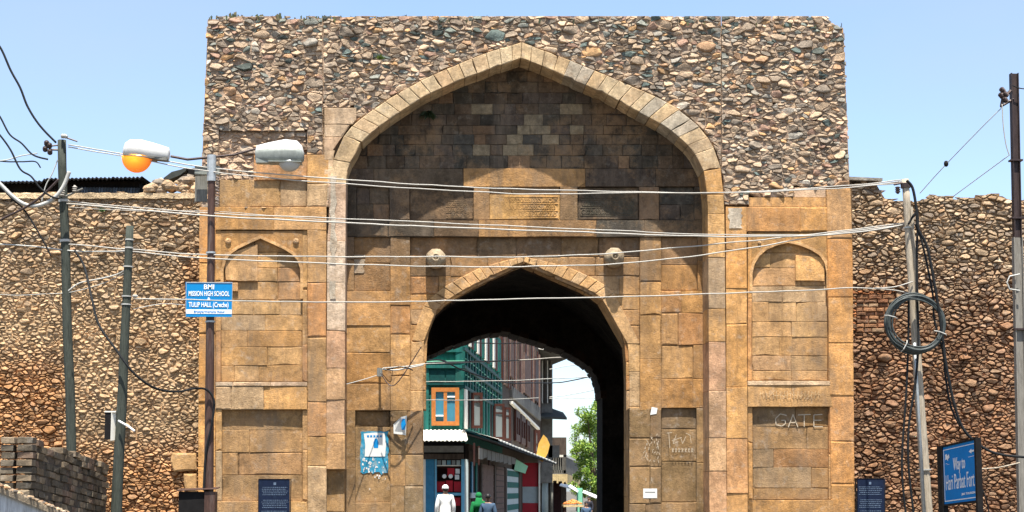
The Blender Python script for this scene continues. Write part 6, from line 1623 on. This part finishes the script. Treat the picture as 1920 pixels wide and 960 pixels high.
def person(label, px, Y, top_py, face, top_mat, leg_mat, head, arm=None, cap='hair', scarf=False, group='people beyond the gateway'):
    b = P(px, 920, Y); H = P(px, top_py, Y).z; k = H / 1.75; ca, sa = math.cos(face), math.sin(face)
    root = thing('person', label, 'person', (b.x, Y, 0), group)
    def T(x, y, z): return Vector((b.x + (x * ca - y * sa) * k, Y + (x * sa + y * ca) * k, z * k))   # local +y = facing
    J = [(T(0, 0, .95), .13), (T(0, 0, 1.15), (.12 * k, .10)), (T(0, -.01, 1.33), .135), (T(0, -.01, 1.44), .07), (T(0, .0, 1.50), .052), (T(0, .015, 1.58), .078), (T(0, .01, 1.66), .085), (T(0, .0, 1.71), .06)]
    E = [(0, 1), (1, 2), (2, 3), (3, 4), (4, 5), (5, 6), (6, 7)]
    arms = []
    for s in (-1, 1):
        i0 = len(J); J += [(T(s * .10, 0, .90), .085), (T(s * .10, .01, .50), .055), (T(s * .11, -.02, .10), .040), (T(s * .11, .10, .04), .035)]; E += [(0, i0), (i0, i0 + 1), (i0 + 1, i0 + 2), (i0 + 2, i0 + 3)]
        i1 = len(J); up = arm and arm[s > 0]
        pts = up or [(s * .19, 0, 1.40), (s * .25, -.02, 1.12), (s * .25, .08, .88), (s * .25, .11, .82)]
        J += [(T(*pts[0]), .058), (T(*pts[1]), .042), (T(*pts[2]), .028), (T(*pts[3]), .030)]; E += [(3, i1), (i1, i1 + 1), (i1 + 1, i1 + 2), (i1 + 2, i1 + 3)]
        arms.append([T(*p) for p in pts])
        w0, w1 = T(*pts[2]), T(*pts[3]); d = (w1 - w0).normalized(); sd_ = d.cross(Vector((ca, sa, 0))).normalized()
        if sd_.length < .5: sd_ = Vector((1, 0, 0))
        for f in range(5):
            ln = (.045, .07, .078, .07, .055)[f]; o_ = (f - 2) * .016; i2 = len(J)
            st0 = w1 + sd_ * o_; dd = (d + sd_ * (.6 if f == 0 else .05 * (f - 2))).normalized()
            J += [(st0 + dd * ln * .5, .0095), (st0 + dd * ln + Vector((0, 0, -.006)), .008)]; E += [(i1 + 3, i2), (i2, i2 + 1)]
    J = [(p, tuple(q * k for q in r_) if isinstance(r_, tuple) else (r_ * k, r_ * k * (.8 if i < 3 else 1))) for i, (p, r_) in enumerate(J)]
    body = skin_chain('body', J, E, 'skin', root)
    # garment: one continuous tunic with sleeves
    G_ = [(T(0, 0, .62), (.235 * k, .17 * k)), (T(0, 0, .95), (.19 * k, .15 * k)), (T(0, 0, 1.2), (.17 * k, .135 * k)), (T(0, -.01, 1.36), (.165 * k, .125 * k)), (T(0, -.01, 1.46), (.075 * k, .075 * k))]
    e_ = [(0, 1), (1, 2), (2, 3), (3, 4)]
    for a in arms:
        i = len(G_); G_ += [(a[0], (.085 * k, .085 * k)), (a[1], (.07 * k, .07 * k)), (a[2], (.06 * k, .06 * k))]; e_ += [(3, i), (i, i + 1), (i + 1, i + 2)]
    skin_chain('tunic', G_, e_, top_mat, root, 2, 1)
    tl = [(T(0, 0, .88), (.14 * k, .12 * k))]; te = []
    for s in (-1, 1): i = len(tl); tl += [(T(s * .10, 0, .8), (.10 * k, .10 * k)), (T(s * .10, .01, .45), (.085 * k, .085 * k)), (T(s * .11, -.01, .12), (.075 * k, .075 * k))]; te += [(0, i), (i, i + 1), (i + 1, i + 2)]
    skin_chain('trousers', tl, te, leg_mat, root, 1, 0)
    hc = T(0, .005, 1.655)
    if cap == 'hair':
        mb = MB(); mb.ellipsoid(hc + (T(0, -.018, 1.67) - T(0, .005, 1.655)), (.096 * k, .100 * k, .108 * k), 18, 10, -25, 90); mb.build('hair', 'hair', root, True)
    elif cap == 'cap':
        mb = MB(); mb.ellipsoid(hc + Vector((0, 0, .012 * k)), (.098 * k, .1 * k, .10 * k), 18, 8, 0, 90); mb.tube([hc + Vector((.098 * k * math.cos(t), .1 * k * math.sin(t), .004 * k)) for t in [2 * math.pi * i / 18 for i in range(19)]], .009 * k, 6); mb.build('cap', 'cloth_white', root, True)
        mb = MB(); mb.ellipsoid(hc + (T(0, -.03, 1.62) - T(0, .005, 1.655)), (.085 * k, .075 * k, .075 * k), 14, 8, -50, 40); mb.build('hair', 'hair', root, True)
    elif cap == 'scarf':
        mb = MB(); mb.ellipsoid(hc + (T(0, -.02, 1.655) - T(0, .005, 1.655)), (.108 * k, .112 * k, .118 * k), 18, 10, -70, 90); rings = []
        for z, w_ in ((1.60, .10), (1.50, .12), (1.40, .20), (1.25, .22)): rings.append([T(w_ * math.cos(t), -.04 + w_ * .75 * math.sin(t), z) for t in [2 * math.pi * i / 16 for i in range(16)]])
        mb.loft(rings[::-1]); mb.build('headscarf', top_mat, root, True)
    for s in (-1, 1):
        mb = MB(); mb.ellipsoid(T(s * .033, .085, 1.645), (.012 * k, .008 * k, .007 * k), 8, 6); mb.build('eye', 'hair', root, True)
        mb = MB(); mb.ellipsoid(T(s * .088, .005, 1.64), (.014 * k, .02 * k, .03 * k), 8, 6); mb.build('ear', 'skin', root, True)
    mb = MB(); mb.ellipsoid(T(0, .1, 1.62), (.013 * k, .018 * k, .025 * k), 8, 6); mb.build('nose', 'skin', root, True)
    return root
person('man seen from behind in white tunic and white skullcap at the shop', 835, 18, 909.5, .15, 'cloth_white', 'cloth_white', 0, cap='cap')
person('dark-haired person in slate blue shirt seen from behind beyond the passage', 915, 15, 927, -.2, 'cloth_blue', 'cloth_dark', 0, cap='hair')
person('woman in bright green clothes and headscarf with a raised hand', 897, 15.6, 924, .4, 'cloth_green', 'cloth_dark', 0, arm={False: None, True: [(.19, 0, 1.40), (.30, .10, 1.28), (.22, .16, 1.50), (.17, .17, 1.56)]}, cap='scarf')
person('dark-haired person in pale blue coming through the street market', 1099, 26, 941, 3.3, 'cloth_blue', 'cloth_dark', 0, cap='hair')
person('person in dark clothes at the right foot of the passage', 1131, 13, 948, 3.0, 'cloth_dark', 'cloth_dark', 0, cap='hair')
person('distant market walker beside the white awning sheet', 1104, 45, 931, 2.6, 'cloth_dark', 'cloth_dark', 0, cap='hair')
